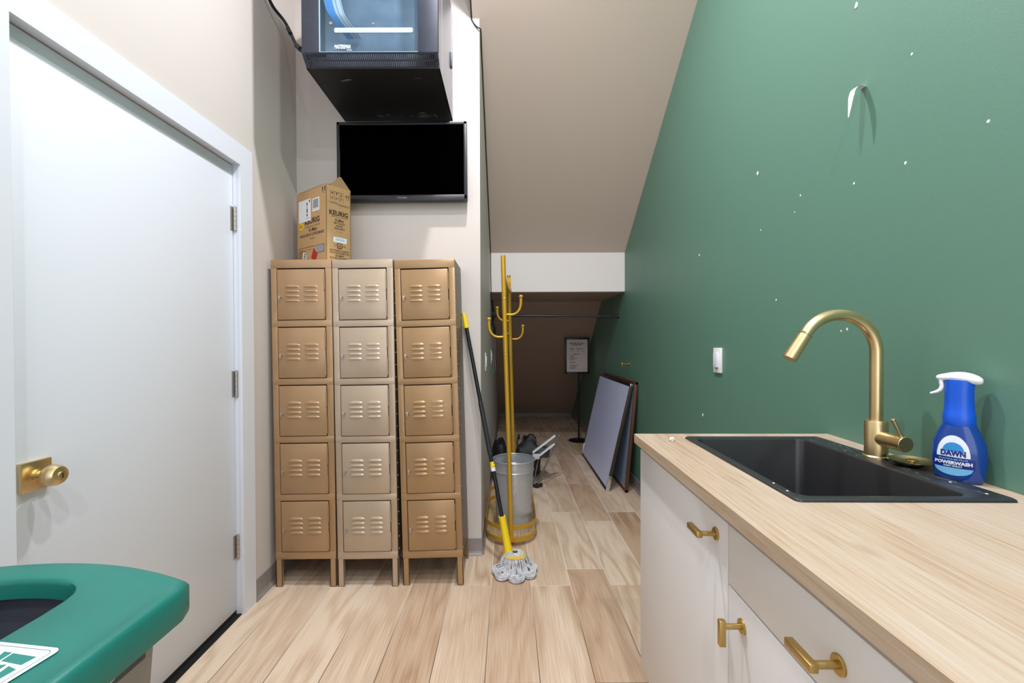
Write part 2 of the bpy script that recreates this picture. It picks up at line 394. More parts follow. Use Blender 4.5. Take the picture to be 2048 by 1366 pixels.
# ------------------------------------------------------------------ cardboard box on the lockers
M_card = mat('brown_cardboard', (196, 160, 114), .75, col2=(184, 146, 100), nscale=12, namt=.6)
M_cardL = mat('cardboard_inside', (166, 132, 92), .8)
M_ink = mat('dark_brown_ink', (58, 40, 28), .7)
M_paper = mat('white_paper_label', (232, 234, 240), .6)
M_grey = mat('grey_print', (150, 152, 158), .7)
M_blueprint = mat('pale_blue_print', (150, 184, 214), .7)
M_yel = mat('yellow_sticker', (240, 200, 40), .6)
M_red = mat('red_sticker', (178, 36, 34), .6)
M_orange = mat('orange_dot', (222, 160, 56), .6)
BXZ = 1.655
CB = thing('cardboard_box', 'open brown coffee maker carton standing askew on top of the lockers', 'box', (-.9165, 2.287, BXZ), (0, 0, 0))
ang = math.radians(37.5)
eL = V((-math.cos(ang), math.sin(ang), 0)); eR = V((math.sin(ang), math.cos(ang), 0)); eZ = V((0, 0, 1))
BL, BR, BH = .290, .140, .385
nL = -eR; nR = -eL
b_ = BM()
def panel(b_, o, u, v, n, th=.004): plate(b_, [o, o + u, o + u + v, o + v], n, -th)
zero = V((0, 0, 0))
panel(b_, zero, eL * BL, eZ * BH, nL); panel(b_, zero, eR * BR, eZ * BH, nR)
panel(b_, eR * BR, eL * BL, eZ * (BH - .01), eR); panel(b_, eL * BL, eR * BR, eZ * (BH - .02), eL)
panel(b_, zero, eL * BL, eR * BR, -eZ)
obj('box_body', b_, M_card, CB, False)
b_ = BM()   # raised flap on the right face: leans back, tapering to a point
o = eZ * BH
plate(b_, [o + eR * BR - eZ * .002, o + eR * .022 - eZ * .002, o + eR * .088 + eL * .02 + eZ * .064, o + eR * .098 + eL * .02 + eZ * .064], (-nR + eZ * .3), .004)
obj('flap', b_, M_cardL, CB, False)
b_ = BM(); plate(b_, [o + eL * .02, o + eL * (BL - .02), o + eL * (BL - .05) + eR * .05 + eZ * .018, o + eL * .05 + eR * .06 + eZ * .024], (nL + eZ), .004); obj('flap', b_, M_card, CB, False)
# printing.  pl/pr: u runs left to right as seen, v from the top
def pl(u, v): return eL * BL * (1 - u) + eZ * BH * (1 - v)
def pr(u, v): return eR * BR * u + eZ * BH * (1 - v)
uL, uR = -eL, eR
def lab(bm_, P, nrm, u0, v0, u1, v1, th=.0006, mi=0): plate(bm_, [P(u0, v1) + nrm * .0001, P(u1, v1) + nrm * .0001, P(u1, v0) + nrm * .0001, P(u0, v0) + nrm * .0001], nrm, th, mi)
def prn(bm_, P, s, u, v, w, h, ux, face, bold=0., th=.0004, mi=0):
    text(bm_, s, w * face, h, P(u, v), ux, eZ, th, bold, mi)
b_ = BM()
prn(b_, pl, 'KEURIG', .535, .425, .50, .030, uL, BL, .035)
prn(b_, pl, 'BREWING COFFEE', .56, .498, .46, .008, uL, BL)
prn(b_, pl, 'K-Mini', .56, .545, .26, .019, uL, BL, .03)
prn(b_, pl, 'SINGLE SERVE COFFEE MAKER', .52, .608, .82, .015, uL, BL, .02)
prn(b_, pl, 'Matte Black', .54, .665, .16, .008, uL, BL)
lab(b_, pl, nL, .05, .772, .63, .777); lab(b_, pl, nL, .3, .81, .5, .813)
for k in range(9): lab(b_, pl, nL, .05, .80 + k * .02, (.22, .3, .26, .19, .28, .18, .26, .15, .2)[k], .806 + k * .02)
for uu in (.88, .95): lab(b_, pl, nL, uu, .035, uu + .022, .085); plate(b_, [pl(uu - .012, .04), pl(uu + .034, .04), pl(uu + .011, .015)], nL, .0005)
lab(b_, pl, nL, .885, .10, .95, .104)
lab(b_, pl, nL, .64, .775, .93, .780); lab(b_, pl, nL, .64, .875, .93, .880); lab(b_, pl, nL, .92, .775, .93, .88)
obj('printed_lettering', b_, M_ink, CB, False); b_ = BM()
prn(b_, pr, 'KEURIG', .50, .355, .76, .026, uR, BR, .035)
prn(b_, pr, 'BREWING COFFEE MAKER', .54, .405, .66, .006, uR, BR)
prn(b_, pr, 'K-Mini', .53, .447, .34, .014, uR, BR, .03)
prn(b_, pr, 'MATTE BLACK', .53, .487, .44, .011, uR, BR, .02)
prn(b_, pr, 'NOIR MAT', .53, .523, .30, .010, uR, BR, .02)
prn(b_, pr, 'NEGRO MATE', .53, .558, .42, .011, uR, BR, .02)
prn(b_, pr, '6-12 oz', .53, .60, .24, .006, uR, BR)
for k, (s, w) in enumerate((('FOR HOUSEHOLD USE ONLY', .8), ('POUR USAGE DOMESTIQUE', .8), ('SEULEMENT', .36), ('SOLO PARA USO DOMESTICO', .82))):
    prn(b_, pr, s, .53, .855 + k * .034, w, .010, uR, BR, .02)
lathe(b_, [(.017, 0), (.017, .0005), (.013, .0005), (.013, 0)], pr(.53, .785), nR, 24, (False, False))
prn(b_, pr, 'UL', .53, .785, .12, .014, uR, BR, .03); prn(b_, pr, 'LISTED', .53, .82, .18, .005, uR, BR)
prn(b_, pr, 'c', .34, .79, .05, .008, uR, BR); prn(b_, pr, 'us', .73, .79, .09, .008, uR, BR)
for a in ((.16, .07, .70, .074), (.16, .07, .166, .195), (.695, .07, .70, .205), (.335, .07, .34, .2), (.515, .07, .52, .2)): lab(b_, pr, nR, *a)
plate(b_, [pr(.19, .098), pr(.32, .098), pr(.255, .082)], nR, .0005); lab(b_, pr, nR, .25, .095, .26, .125)       # umbrella
plate(b_, [pr(.38, .085), pr(.47, .085), pr(.43, .105), pr(.43, .125), pr(.42, .125), pr(.42, .105)], nR, .0005)       # glass
plate(b_, [pr(.58, .11), pr(.605, .085), pr(.63, .11), pr(.62, .122), pr(.59, .122)], nR, .0005)                     # drop
for q in range(3): 
    for uu in (.20, .37, .55): lab(b_, pr, nR, uu, .145 + q * .014, uu + .11 - .02 * q, .149 + q * .014)
for uu in (.80, .90): lab(b_, pr, nR, uu, .09, uu + .03, .12); plate(b_, [pr(uu - .02, .095), pr(uu + .05, .095), pr(uu + .015, .075)], nR, .0005)
lab(b_, pr, nR, .80, .135, .94, .139); lab(b_, pr, nR, .12, .215, .46, .219); lab(b_, pr, nR, .2, .228, .94, .232); lab(b_, pr, nR, .5, .243, .95, .247)
obj('printed_lettering', b_, M_ink, CB, False)
b_ = BM(); lab(b_, pl, nL, .64, .78, .92, .875, .0004); obj('printed_table', b_, M_grey, CB, False)
b_ = BM(); lab(b_, pl, nL, .07, .115, .49, .415, .0009); obj('shipping_label', b_, M_paper, CB, False)
b_ = BM()
for u_, v0_, v1_ in ((.355, .16, .20), (.355, .215, .225), (.355, .24, .30), (.355, .315, .35), (.44, .13, .165)): lab(b_, pl, nL, u_, v0_, u_ + .032, v1_, .0013)
lab(b_, pl, nL * 1.0, .32, .375, .47, .378, .0014); obj('label_lettering', b_, M_ink, CB, False)
b_ = BM(); lab(b_, pl, nL, .55, .135, .78, .31, .0009); obj('barcode_label', b_, M_paper, CB, False)
b_ = BM(); lab(b_, pl, nL, .575, .15, .755, .27, .0013)
for k in range(5): lab(b_, pl, nL, .59 + .03 * k, .283, .605 + .03 * k, .292, .0013)
obj('barcode', b_, M_grey, CB, False)
b_ = BM(); lathe(b_, [(.022, 0), (.022, .0008)], pl(.16, .465), nL, 24); obj('round_sticker', b_, M_yel, CB, False)
b_ = BM(); tube(b_, [pl(.12, .455) + nL * .001, pl(.13, .478) + nL * .001, pl(.17, .48) + nL * .001, pl(.20, .462) + nL * .001], .0016, 6, smooth=4)
ball(b_, pl(.135, .448) + nL * .0009, .0022, 8); ball(b_, pl(.185, .446) + nL * .0009, .0022, 8); obj('sticker_print', b_, M_ink, CB)
b_ = BM(); lathe(b_, [(.009, 0), (.009, .0008)], pl(.575, .345), nL, 16); obj('orange_dot', b_, M_orange, CB, False)
b_ = BM(); plate(b_, [pl(.50, .93), pl(.64, .995), pl(.71, .89), pl(.58, .80)], nL, .001); obj('red_sticker', b_, M_red, CB, False)
b_ = BM(); plate(b_, [pl(.16, .995), pl(.30, .995), pl(.34, .87), pl(.22, .83)], nL, .001); obj('paper_tag', b_, M_paper, CB, False)
b_ = BM()
for q_ in range(6): plate(b_, [pl(.195 + .012 * q_, .972 - .022 * q_ + .008), pl(.265 + .012 * q_, .978 - .022 * q_ + .008), pl(.268 + .012 * q_, .966 - .022 * q_ + .008), pl(.198 + .012 * q_, .960 - .022 * q_ + .008)], nL, .0014)
obj('tag_lettering', b_, M_ink, CB, False)
b_ = BM(); lab(b_, pr, nR, .28, .675, .82, .745, .0009); obj('barcode_label', b_, M_paper, CB, False)
b_ = BM()
for k in range(16): lab(b_, pr, nR, .36 + .024 * k, .688, .36 + .024 * k + (.016 if k % 3 else .009), .722, .0012)
obj('barcode', b_, M_blueprint, CB, False)

# ------------------------------------------------------------------ network cabinet
M_rack = mat('slate_powder_coat', (58, 62, 76), .45, .2, col2=(50, 54, 67), nscale=14)
M_rackdark = mat('scuffed_black_panel', (17, 17, 19), .5, .1, col2=(30, 29, 29), nscale=6, namt=.9)
M_rackside = mat('grey_side_panel', (150, 148, 154), .35, .5, col2=(120, 118, 124), nscale=4, nstretch=(1, 1, .3))
M_scuff = mat('pale_scuff', (112, 110, 108), .8)
def glass_mat():
    m = bpy.data.materials.new('smoky_blue_glass'); m.use_nodes = True
    N = m.node_tree.nodes; L = m.node_tree.links; b = N['Principled BSDF']
    b.inputs['Base Color'].default_value = rgb((150, 190, 220)); b.inputs['Roughness'].default_value = .12; b.inputs['IOR'].default_value = 1.52
    b.inputs['Specular IOR Level'].default_value = 1.0
    tr = N.new('ShaderNodeBsdfTransparent'); tr.inputs['Color'].default_value = rgb((240, 247, 252))
    gl = N.new('ShaderNodeBsdfGlossy'); gl.inputs['Roughness'].default_value = .18; gl.inputs['Color'].default_value = rgb((176, 206, 232))
    mx = N.new('ShaderNodeMixShader')
    tc = N.new('ShaderNodeTexCoord'); n = N.new('ShaderNodeTexNoise'); n.inputs['Scale'].default_value = 6; n.inputs['Detail'].default_value = 4
    L.new(tc.outputs['Object'], n.inputs['Vector'])
    mr = N.new('ShaderNodeMapRange'); mr.inputs['To Min'].default_value = .05; mr.inputs['To Max'].default_value = .38; L.new(n.outputs['Fac'], mr.inputs['Value'])
    L.new(mr.outputs[0], mx.inputs['Fac']); L.new(tr.outputs[0], mx.inputs[1]); L.new(gl.outputs[0], mx.inputs[2])
    L.new(mx.outputs[0], N['Material Output'].inputs['Surface']); return m
M_glass = glass_mat()
NC = thing('network_cabinet', 'dark wall mounted network cabinet with a glass door, above the television', 'cabinet', (-.615, YB, 2.505))
nx0, nx1, ny0, nz1 = -.313, .305, -.55, .62
b_ = BM()
box(b_, (nx0, ny0 + .05, 0), (nx1, 0, .004)); box(b_, (nx0, ny0 + .03, nz1 - .004), (nx1, 0, nz1)); box(b_, (nx0, -.004, 0), (nx1, 0, nz1))
box(b_, (nx0, ny0 + .02, .03), (nx0 + .004, 0, nz1)); box(b_, (nx0, ny0 + .05, 0), (nx0 + .004, 0, .03))
obj('shell', b_, M_rackdark, NC, False)
b_ = BM()
plate(b_, [(nx1 - .004, 0, 0), (nx1 - .004, ny0 + .055, 0), (nx1 - .004, ny0 + .01, .042), (nx1 - .004, ny0 + .01, nz1), (nx1 - .004, 0, nz1)], (1, 0, 0), .004)
box(b_, (nx1, -.42, .02), (nx1 + .001, -.415, nz1)); box(b_, (nx1, -.05, .02), (nx1 + .001, -.045, nz1))
obj('side_panel', b_, M_rackside, NC, False)
b_ = BM(); box(b_, (nx1, -.115, .245), (nx1 + .010, -.085, .325), .004); obj('side_latch', b_, M_rack, NC)
b_ = BM()   # front frame of the door
fz0 = .044; gx0, gx1, gz0 = -.2335, .2145, .046
box(b_, (nx0, ny0, fz0), (gx0, ny0 + .022, nz1), .002); box(b_, (gx1, ny0, fz0), (nx1, ny0 + .022, nz1), .002); box(b_, (gx0, ny0, nz1 - .06), (gx1, ny0 + .022, nz1), .002)
obj('door_frame', b_, M_rack, NC)
b_ = BM(); box(b_, (gx0 + .001, ny0 + .004, gz0), (gx1 - .001, ny0 + .008, nz1 - .055)); obj('door_glass', b_, M_glass, NC, False)
b_ = BM(); box(b_, (gx0, ny0 + .002, gz0 - .003), (gx1, ny0 + .010, gz0 + .002)); box(b_, (gx0, ny0 + .002, gz0), (gx0 + .002, ny0 + .01, nz1 - .06)); obj('glass_edge', b_, mat('pale_glass_edge', (176, 206, 220), .2), NC, False)
b_ = BM()   # louvred chin under the door, leaning back
A, B = V((0, ny0, .044)), V((0, ny0 + .055, .002))
dirn = (B - A); nn = V((0, -dirn.z, dirn.y)).normalized()
if nn.y > 0: nn = -nn
def chin(x0, x1, t0, t1, off=0., th=.004): 
    p = A + dirn * t0 + nn * off; q = A + dirn * t1 + nn * off
    plate(b_, [(x0, p.y, p.z), (x1, p.y, p.z), (x1, q.y, q.z), (x0, q.y, q.z)], nn, -th)
chin(nx0, nx1, 0, .12); chin(nx0, nx1, .88, 1); chin(nx0, nx1, .46, .54); chin(nx0, nx0 + .018, .12, .88); chin(nx1 - .018, nx1, .12, .88)
ns = 66
for k in range(ns + 1):
    x = nx0 + .018 + (nx1 - nx0 - .036) * k / ns
    for t0, t1 in ((.12, .46), (.54, .88)): chin(x - .0026, x + .0026, t0, t1)
obj('vent_strip', b_, M_rack, NC, False)
b_ = BM(); box(b_, (nx0 + .02, ny0 + .062, .006), (nx1 - .02, ny0 + .066, .06)); obj('vent_backing', b_, M_rackside, NC, False)
# what shows through the glass
M_gear = mat('grey_equipment', (168, 184, 200), .5, col2=(110, 128, 150), nscale=7)
b_ = BM(); box(b_, (-.25, -.44, .05), (.25, -.36, .60), .003); obj('equipment_shelf', b_, M_gear, NC)
b_ = BM(); plate(b_, [(-.166 + x, ny0 + .0098, .160 + z) for x, z in []] or [(x + .013, ny0 + .0035, z + .145) for x, z in rrect(.355, .021, .006)], (0, -1, 0), .0012)
obj('label_strip', b_, mat('silver_label', (206, 214, 226), .5), NC, False)
b_ = BM(); plate(b_, [(x + .016, ny0 + .0022, z + .145) for x, z in rrect(.335, .011, .003)], (0, -1, 0), .0004); obj('label_strip_inset', b_, mat('label_grey', (178, 188, 204), .5), NC, False)
b_ = BM(); text(b_, 'MASTERSMAN', .072, .019, (-.128, ny0 + .0035, .071), (1, 0, 0), (0, 0, 1), .0006, .03); text(b_, 'IIIIIII', .022, .004, (-.098, ny0 + .0035, .056), (1, 0, 0), (0, 0, 1), .0006, .02)
obj('lettering', b_, mat('white_print', (228, 232, 238), .6), NC, False)
b_ = BM(); lathe(b_, [(.007, 0), (.007, .003)], (-.18, ny0 + .0035, .176), (0, -1, 0), 14); obj('door_lock', b_, M_steel, NC); b_ = BM(); lathe(b_, [(.005, 0), (.005, .003)], (.012, ny0 + .0035, .174), (0, -1, 0), 14); obj('door_lock', b_, M_steel, NC)
M_bc = mat('blue_patch_cable', (70, 170, 240), .45); M_wc = mat('white_patch_cable', (250, 250, 250), .45); M_gc = mat('grey_patch_cable', (180, 190, 200), .45)
for k in range(14):
    b_ = BM(); t = k / 13; x = -.212 + .062 * t
    tube(b_, [(x - .03, -.515, .60), (x - .02, -.52, .40 + .02 * t), (x + .0 + .01 * t, -.525, .27), (x + .03, -.52, .215), (x + .062, -.49, .178 + .004 * t), (x + .075, -.45, .172)], .0036, 8, smooth=6)
    obj('patch_cable', b_, M_bc if t < .5 else (M_wc if k % 4 != 1 else M_gc), NC)
b_ = BM(); box(b_, (.14, -.443, .07), (.235, -.439, .105)); obj('equipment_label', b_, mat('pale_green_label', (176, 196, 190), .6), NC, False)
b_ = BM()
rs = random.Random(3)
for (sx, sy, a, ln, w) in ((-.09, -.06, .5, .05, .010), (-.05, -.07, .9, .03, .008), (.02, -.06, 1.1, .022, .005), (.085, -.06, 1.1, .022, .005), (.15, -.062, -.25, .09, .013), (.148, -.09, -.2, .05, .009), (.215, -.07, 1.0, .05, .012), (-.16, -.40, -.15, .06, .014), (.19, -.42, .1, .04, .005)):
    for q in range(5):
        ox = sx + rs.uniform(-.4, .4) * ln * .5; oy = sy + rs.uniform(-1, 1) * w; l2 = ln * rs.uniform(.2, .5); w2 = w * rs.uniform(.08, .3)
        d = V((math.cos(a), math.sin(a), 0)); pp = V((-d.y, d.x, 0)); c = V((ox, oy, -.0002))
        plate(b_, [c - d * l2, c + pp * w2, c + d * l2, c - pp * w2], (0, 0, -1), .0002)
obj('scuff_mark', b_, M_scuff, NC, False)['kind'] = 'stuff'
b_ = BM(); tube(b_, [(-1.185, 2.24, 2.96), (-1.18, 2.30, 2.935), (-1.15, 2.36, 2.90), (-1.06, 2.27, 2.74), (-1.0, 2.18, 2.65), (-.955, 2.185, 2.632), (-.929, 2.20, 2.63)], .008, 10, smooth=6)
tube(b_, [(-1.195, 2.235, 3.619), (-1.19, 2.235, 3.2), (-1.185, 2.24, 2.96)], .008, 10, smooth=4)
cyl(b_, (-1.02, 2.205, 2.68), (-.985, 2.17, 2.64), .012, seg=12); cyl(b_, (-1.125, 2.335, 2.855), (-1.10, 2.31, 2.81), .0105, seg=12)
tag(obj('conduit', b_, mat('black_cable', (30, 36, 44), .5)), 'dark flexible cable running down the left wall into the network cabinet', 'cable')

# ------------------------------------------------------------------ television
TV = thing('television', 'flat black television hung on the back wall under the network cabinet', 'television', (-.5885, YB, 2.25), (0, -.004, 0))
M_bezel = mat('glossy_black_bezel', (22, 22, 25), .38); M_screen = mat('black_screen', (1, 1, 1), .9, 0, 0.0)
tw, th_ = .3645, .2215
b_ = BM(); box(b_, (-tw, -.07, -th_ + .008), (-tw + .018, -.028, th_), .003); box(b_, (tw - .018, -.07, -th_ + .008), (tw, -.028, th_), .003); box(b_, (-tw, -.07, th_ - .018), (tw, -.028, th_), .003)
box(b_, (-tw, -.07, -th_), (tw, -.028, -th_ + .034), .004); obj('bezel', b_, M_bezel, TV)
b_ = BM(); box(b_, (-tw + .012, -.062, -th_ + .03), (tw - .012, -.03, th_ - .012)); obj('screen', b_, M_screen, TV, False)
b_ = BM(); box(b_, (-tw + .04, -.03, -th_ + .02), (tw - .04, -.012, th_ - .06), .008); box(b_, (-.1, -.014, -.1), (.1, 0, .1)); obj('back_cover', b_, M_black, TV)
b_ = BM(); text(b_, 'TOSHIBA', .058, .010, (.0, -.0702, -th_ + .017), (1, 0, 0), (0, 0, 1), .0006, .02); obj('lettering', b_, mat('grey_logo', (128, 128, 132), .4), TV, False)

# ------------------------------------------------------------------ coat rack
M_gold = mat('yellow_gold_paint', (204, 160, 44), .36, .35, col2=(196, 150, 40), nscale=6)
def mesh_mat(name, col, scale, dens, metal, rough):
    m = mat(name, col, rough, metal); N = m.node_tree.nodes; L = m.node_tree.links; b = N['Principled BSDF']
    tc = N.new('ShaderNodeTexCoord'); mp = N.new('ShaderNodeMapping'); mp.inputs['Rotation'].default_value = (0, 0, 0)
    vo = N.new('ShaderNodeTexVoronoi'); vo.inputs['Scale'].default_value = scale; vo.inputs['Randomness'].default_value = 0.12
    L.new(tc.outputs['Object'], mp.inputs[0]); L.new(mp.outputs[0], vo.inputs['Vector'])
    mt = N.new('ShaderNodeMath'); mt.operation = 'GREATER_THAN'; mt.inputs[1].default_value = dens; L.new(vo.outputs['Distance'], mt.inputs[0])
    L.new(mt.outputs[0], b.inputs['Alpha']); return m
M_gmesh = mesh_mat('perforated_gold_sheet', (230, 200, 140), 150, .56, .3, .4)
RK = thing('coat_rack', 'yellow gold two-post coat rack with an oval perforated base', 'coat rack', (.0185, 2.70, 0))
def oval(r, y0=.16, y1=.66, n=16):
    out = []
    for k in range(n + 1):
        a = PI + PI * k / n; out.append((r * math.cos(a), y0 + r * math.sin(a)))
    for k in range(n + 1):
        a = PI * k / n; out.append((r * math.cos(a), y1 + r * math.sin(a)))
    return out
def band(b_, z0, z1, r0=.16, t=.003):
    o_, i_ = oval(r0), oval(r0 - t)
    rings(b_, [[V((x, y, z0)) for x, y in o_], [V((x, y, z1)) for x, y in o_], [V((x, y, z1)) for x, y in i_], [V((x, y, z0)) for x, y in i_]], closed=True)
b_ = BM(); band(b_, .026, .052); obj('base_ring', b_, M_gold, RK); b_ = BM(); band(b_, .103, .128); obj('base_ring', b_, M_gold, RK)
for (x, y, a) in [(0, 0, -90), (.16, .17, 0), (-.16, .17, 180), (.16, .41, 0), (-.16, .41, 180), (.16, .65, 0), (-.16, .65, 180), (0, .82, 90)]:
    a = math.radians(a); n = V((math.cos(a), math.sin(a), 0)); t = V((-n.y, n.x, 0)); c = V((x, y, 0))
    b_ = BM(); plate(b_, [c - t * .011 + V((0, 0, .04)), c + t * .011 + V((0, 0, .04)), c + t * .011 + V((0, 0, .115)), c - t * .011 + V((0, 0, .115))], n, .0015); obj('base_rib', b_, M_gold, RK, False)
b_ = BM(); o_ = oval(.1575); vs0 = [b_.verts.new((x, y, .048)) for x, y in o_]; vs1 = [b_.verts.new((x, y, .108)) for x, y in o_]
for k in range(len(o_)): b_.faces.new((vs0[k], vs0[(k + 1) % len(o_)], vs1[(k + 1) % len(o_)], vs1[k]))
obj('base_mesh', b_, M_gmesh, RK)
b_ = BM(); rings(b_, [[V((x, y, z)) for x, y in oval(.155)] for z in (.028, .031)]); obj('base_tray', b_, M_gmesh, RK, False)
M_cast = mat('grey_caster', (92, 94, 98), .5)
for (x, y) in ((.13, .17), (-.13, .17), (.13, .65), (-.13, .65)):
    b_ = BM(); s = 1 if x > 0 else -1
    cyl(b_, (x + s * .002, y - .004, .0135), (x + s * .012, y - .004, .0135), .0135, seg=16); cyl(b_, (x + s * .018, y - .004, .0135), (x + s * .028, y - .004, .0135), .0135, seg=16)
    cyl(b_, (x + s * .014, y, .012), (x + s * .014, y, .029), .005, seg=10); obj('caster', b_, M_cast, RK)
def lean(z): return -.0435 * z / 1.75
PR = .0135
b_ = BM(); tube(b_, [(0, -.002, .036), (lean(.6) * .85, 0, .6), (lean(1.2), 0, 1.19)], PR, 20, smooth=6)
for z in (1.16, 1.175, 1.19): lathe(b_, [(PR, -.003), (PR + .0008, -.0015), (PR + .0008, .0015), (PR, .003)], (lean(z), 0, z), (0, 0, 1), 20)
obj('post', b_, M_gold, RK)
def rl(z): return .008 + .9 * lean(z) * 1.0 + .024
b_ = BM(); tube(b_, [(rl(0), .80, .036), (rl(.6), .80, .6), (rl(1.19), .80, 1.19)], PR, 20, smooth=6)
for z in (1.16, 1.175, 1.19): lathe(b_, [(PR, -.003), (PR + .0008, -.0015), (PR + .0008, .0015), (PR, .003)], (rl(z), .80, z), (0, 0, 1), 20)
obj('post', b_, M_gold, RK)
b_ = BM()   # upper frame: both post tops joined by a sagging strap
tube(b_, [(lean(1.19), 0, 1.18), (lean(1.5), 0, 1.5), (lean(1.74), 0, 1.752)], PR + .0008, 20, smooth=4)
tube(b_, [(rl(1.19), .80, 1.18), (rl(1.5), .80, 1.5), (rl(1.74), .80, 1.752)], PR + .0008, 20, smooth=4)
pts = catmull([(lean(1.75), .004, 1.735), (lean(1.7), .07, 1.655), (-.028, .24, 1.60), (-.010, .40, 1.59), (.0, .56, 1.60), (rl(1.7), .73, 1.655), (rl(1.75), .796, 1.735)], 8)
rings(b_, [[p + V((dx, 0, dz)) for dx, dz in ((-.013, -.008), (.013, -.008), (.013, .008), (-.013, .008))] for p in pts])
obj('top_frame', b_, M_gold, RK)
for z, x, y in ((1.495, lean(1.495), -PR - .001), (1.49, rl(1.49), .8 - PR - .001)):
    b_ = BM(); lathe(b_, [(.006, 0), (.0055, .002), (.001, .0035)], (x, y, z), (0, -1, 0), 12); obj('bolt', b_, M_steel, RK)
def hook(base, s, rise=.105, reach=.088):
    b_ = BM(); B = V(base)
    tube(b_, [B, B + V((s * reach * .45, 0, .0)), B + V((s * reach * .78, 0, .016)), B + V((s * reach * .97, 0, .05)), B + V((s * reach, 0, rise))], lambda t: .0062 + .0028 * t, 12, smooth=6)
    ball(b_, B + V((s * reach, 0, rise + .002)), .0135, 16, (1, 1, .8)); obj('hook', b_, M_gold, RK)
hook((lean(1.4) + .010, 0, 1.40), 1); hook((lean(1.26) - .010, 0, 1.266), -1)
hook((rl(1.26) + .010, .80, 1.258), 1, .10); hook((rl(1.4) - .010, .80, 1.40), -1, .10)
b_ = BM(); box(b_, (rl(1.3) - .03, .79, 1.298), (rl(1.3), .81, 1.306), .002); obj('bracket', b_, M_gold, RK)

# ------------------------------------------------------------------ waste bin in the rack's base
M_wire = mesh_mat('grey_wire_mesh', (196, 200, 206), 300, .30, .6, .35); M_rim = mat('bright_wire_rim', (210, 214, 220), .3, .8)
WB = thing('waste_bin', 'grey wire mesh waste bin standing inside the coat rack base', 'waste bin', (.036, 2.90, .0312))
b_ = BM(); lathe(b_, [(.108, .002), (.114, .12), (.122, .28), (.1305, .40), (.1335, .45)], seg=48, caps=(False, False)); obj('mesh_body', b_, M_wire, WB)
b_ = BM(); lathe(b_, [(.1, 0), (.109, 0), (.109, .004), (.1, .004)], seg=40); obj('bottom_plate', b_, M_rim, WB)
for z, r in ((.45, .1345), (.385, .1305)):
    b_ = BM(); tube(b_, [(r * math.cos(2 * PI * k / 48), r * math.sin(2 * PI * k / 48), z) for k in range(48)], .0042, 8, closed=True); obj('rim', b_, M_rim, WB)

# ------------------------------------------------------------------ mop
MP = thing('mop', 'yellow and black twist mop leaning in the corner beside the lockers', 'mop', (.02, 2.40, 0))
O = V((.02, 2.40, 0))
top, bot = V((-.2485, 2.562, 1.40)) - O, V((.004, 2.435, .085)) - O
def along(t): return bot + (top - bot) * t
M_yel2 = mat('yellow_plastic', (238, 206, 22), .42); M_pole = mat('black_metal_pole', (26, 27, 30), .35)
b_ = BM(); cyl(b_, along(.10), along(.955), .0108, seg=18); obj('handle', b_, M_pole, MP)
b_ = BM(); cyl(b_, along(.40), along(.62), .0135, seg=18, bev=.002); obj('grip_sleeve', b_, mat('dark_grey_sleeve', (40, 42, 46), .5), MP)
b_ = BM(); tube(b_, [along(.935), along(.95), along(.985), along(1.0)], lambda t: .0145 - .004 * t, 18); obj('end_cap', b_, M_yel2, MP)
b_ = BM(); cyl(b_, along(.334), along(.348), .0135, seg=18); obj('collar', b_, M_paper, MP)
b_ = BM(); cyl(b_, along(.348), along(.372), .0135, .011, seg=18); ball(b_, along(.358) + V((.008, -.006, 0)), .0075, 10); obj('lock_ring', b_, M_yel2, MP)
b_ = BM(); pts = [along(t) for t in (-.01, .02, .06, .1, .13, .142, .15)]
rad = [.026, .0225, .020, .0195, .019, .0205, .0205]
u, w = frame_of(top - bot)
rings(b_, [[p + (u * math.cos(2 * PI * k / 22) + w * math.sin(2 * PI * k / 22)) * r for k in range(22)] for p, r in zip(pts, rad)])
obj('socket', b_, M_yel2, MP)
M_yarn = mat('grey_cotton_yarn', (216, 214, 214), .95, col2=(158, 160, 168), nscale=45, namt=1.0)
M_yband = mat('yellow_band', (214, 180, 70), .9)
rm = random.Random(11); b_ = BM()
hc = V((.016, .02, 0))      # where the yarn leaves the socket
def strand(pts, r=.0034): tube(b_, pts, r, 6, smooth=4)
for k in range(120):        # skirt of yarn falling from the socket
    a = 2 * PI * k / 120 + rm.uniform(-.03, .03); d = V((math.cos(a), math.sin(a) * .85, 0)); r1 = rm.uniform(.06, .082); r2 = r1 + rm.uniform(.012, .03)
    sag = rm.uniform(-.004, .004)
    strand([hc + d * .018 + V((0, 0, .100)), hc + d * .036 + V((0, 0, .099 + sag)), hc + d * (r1 * .85) + V((0, 0, .074 + sag)), hc + d * r1 + V((rm.uniform(-.006, .006), 0, .040)), hc + d * r2 + V((rm.uniform(-.01, .01), 0, rm.uniform(.005, .016)))])
for (cx, cy, rr, tw) in ((-.052, -.062, .036, .2), (.020, -.078, .042, -.1), (.092, -.045, .034, .3), (.105, .01, .028, .8), (-.075, -.015, .030, -.8)):   # looped clumps lying on the floor
    for q in range(26):
        rad_ = rr * rm.uniform(.28, 1.0); z0 = .004 + (1 - rad_ / rr) * .026 + rm.uniform(0, .012); oc = V((cx + rm.uniform(-.006, .006), cy + rm.uniform(-.006, .006), z0))
        out = []
        for m in range(11):
            a = math.radians(150 + 240 * m / 10) + tw * .5 + rm.uniform(-.06, .06)
            out.append(oc + V((math.cos(a) * rad_, math.sin(a) * rad_ * .95, .014 * (1 + math.sin(a)) * .6)))
        hcx = hc + V((cx, cy, 0)) * .45
        strand([hcx + V((rm.uniform(-.01, .01), 0, .05))] + out + [hcx + V((rm.uniform(-.01, .01), 0, .05))], .0036)
yarn = obj('mop_yarn', b_, M_yarn, MP); yarn['kind'] = 'stuff'
b_ = BM()
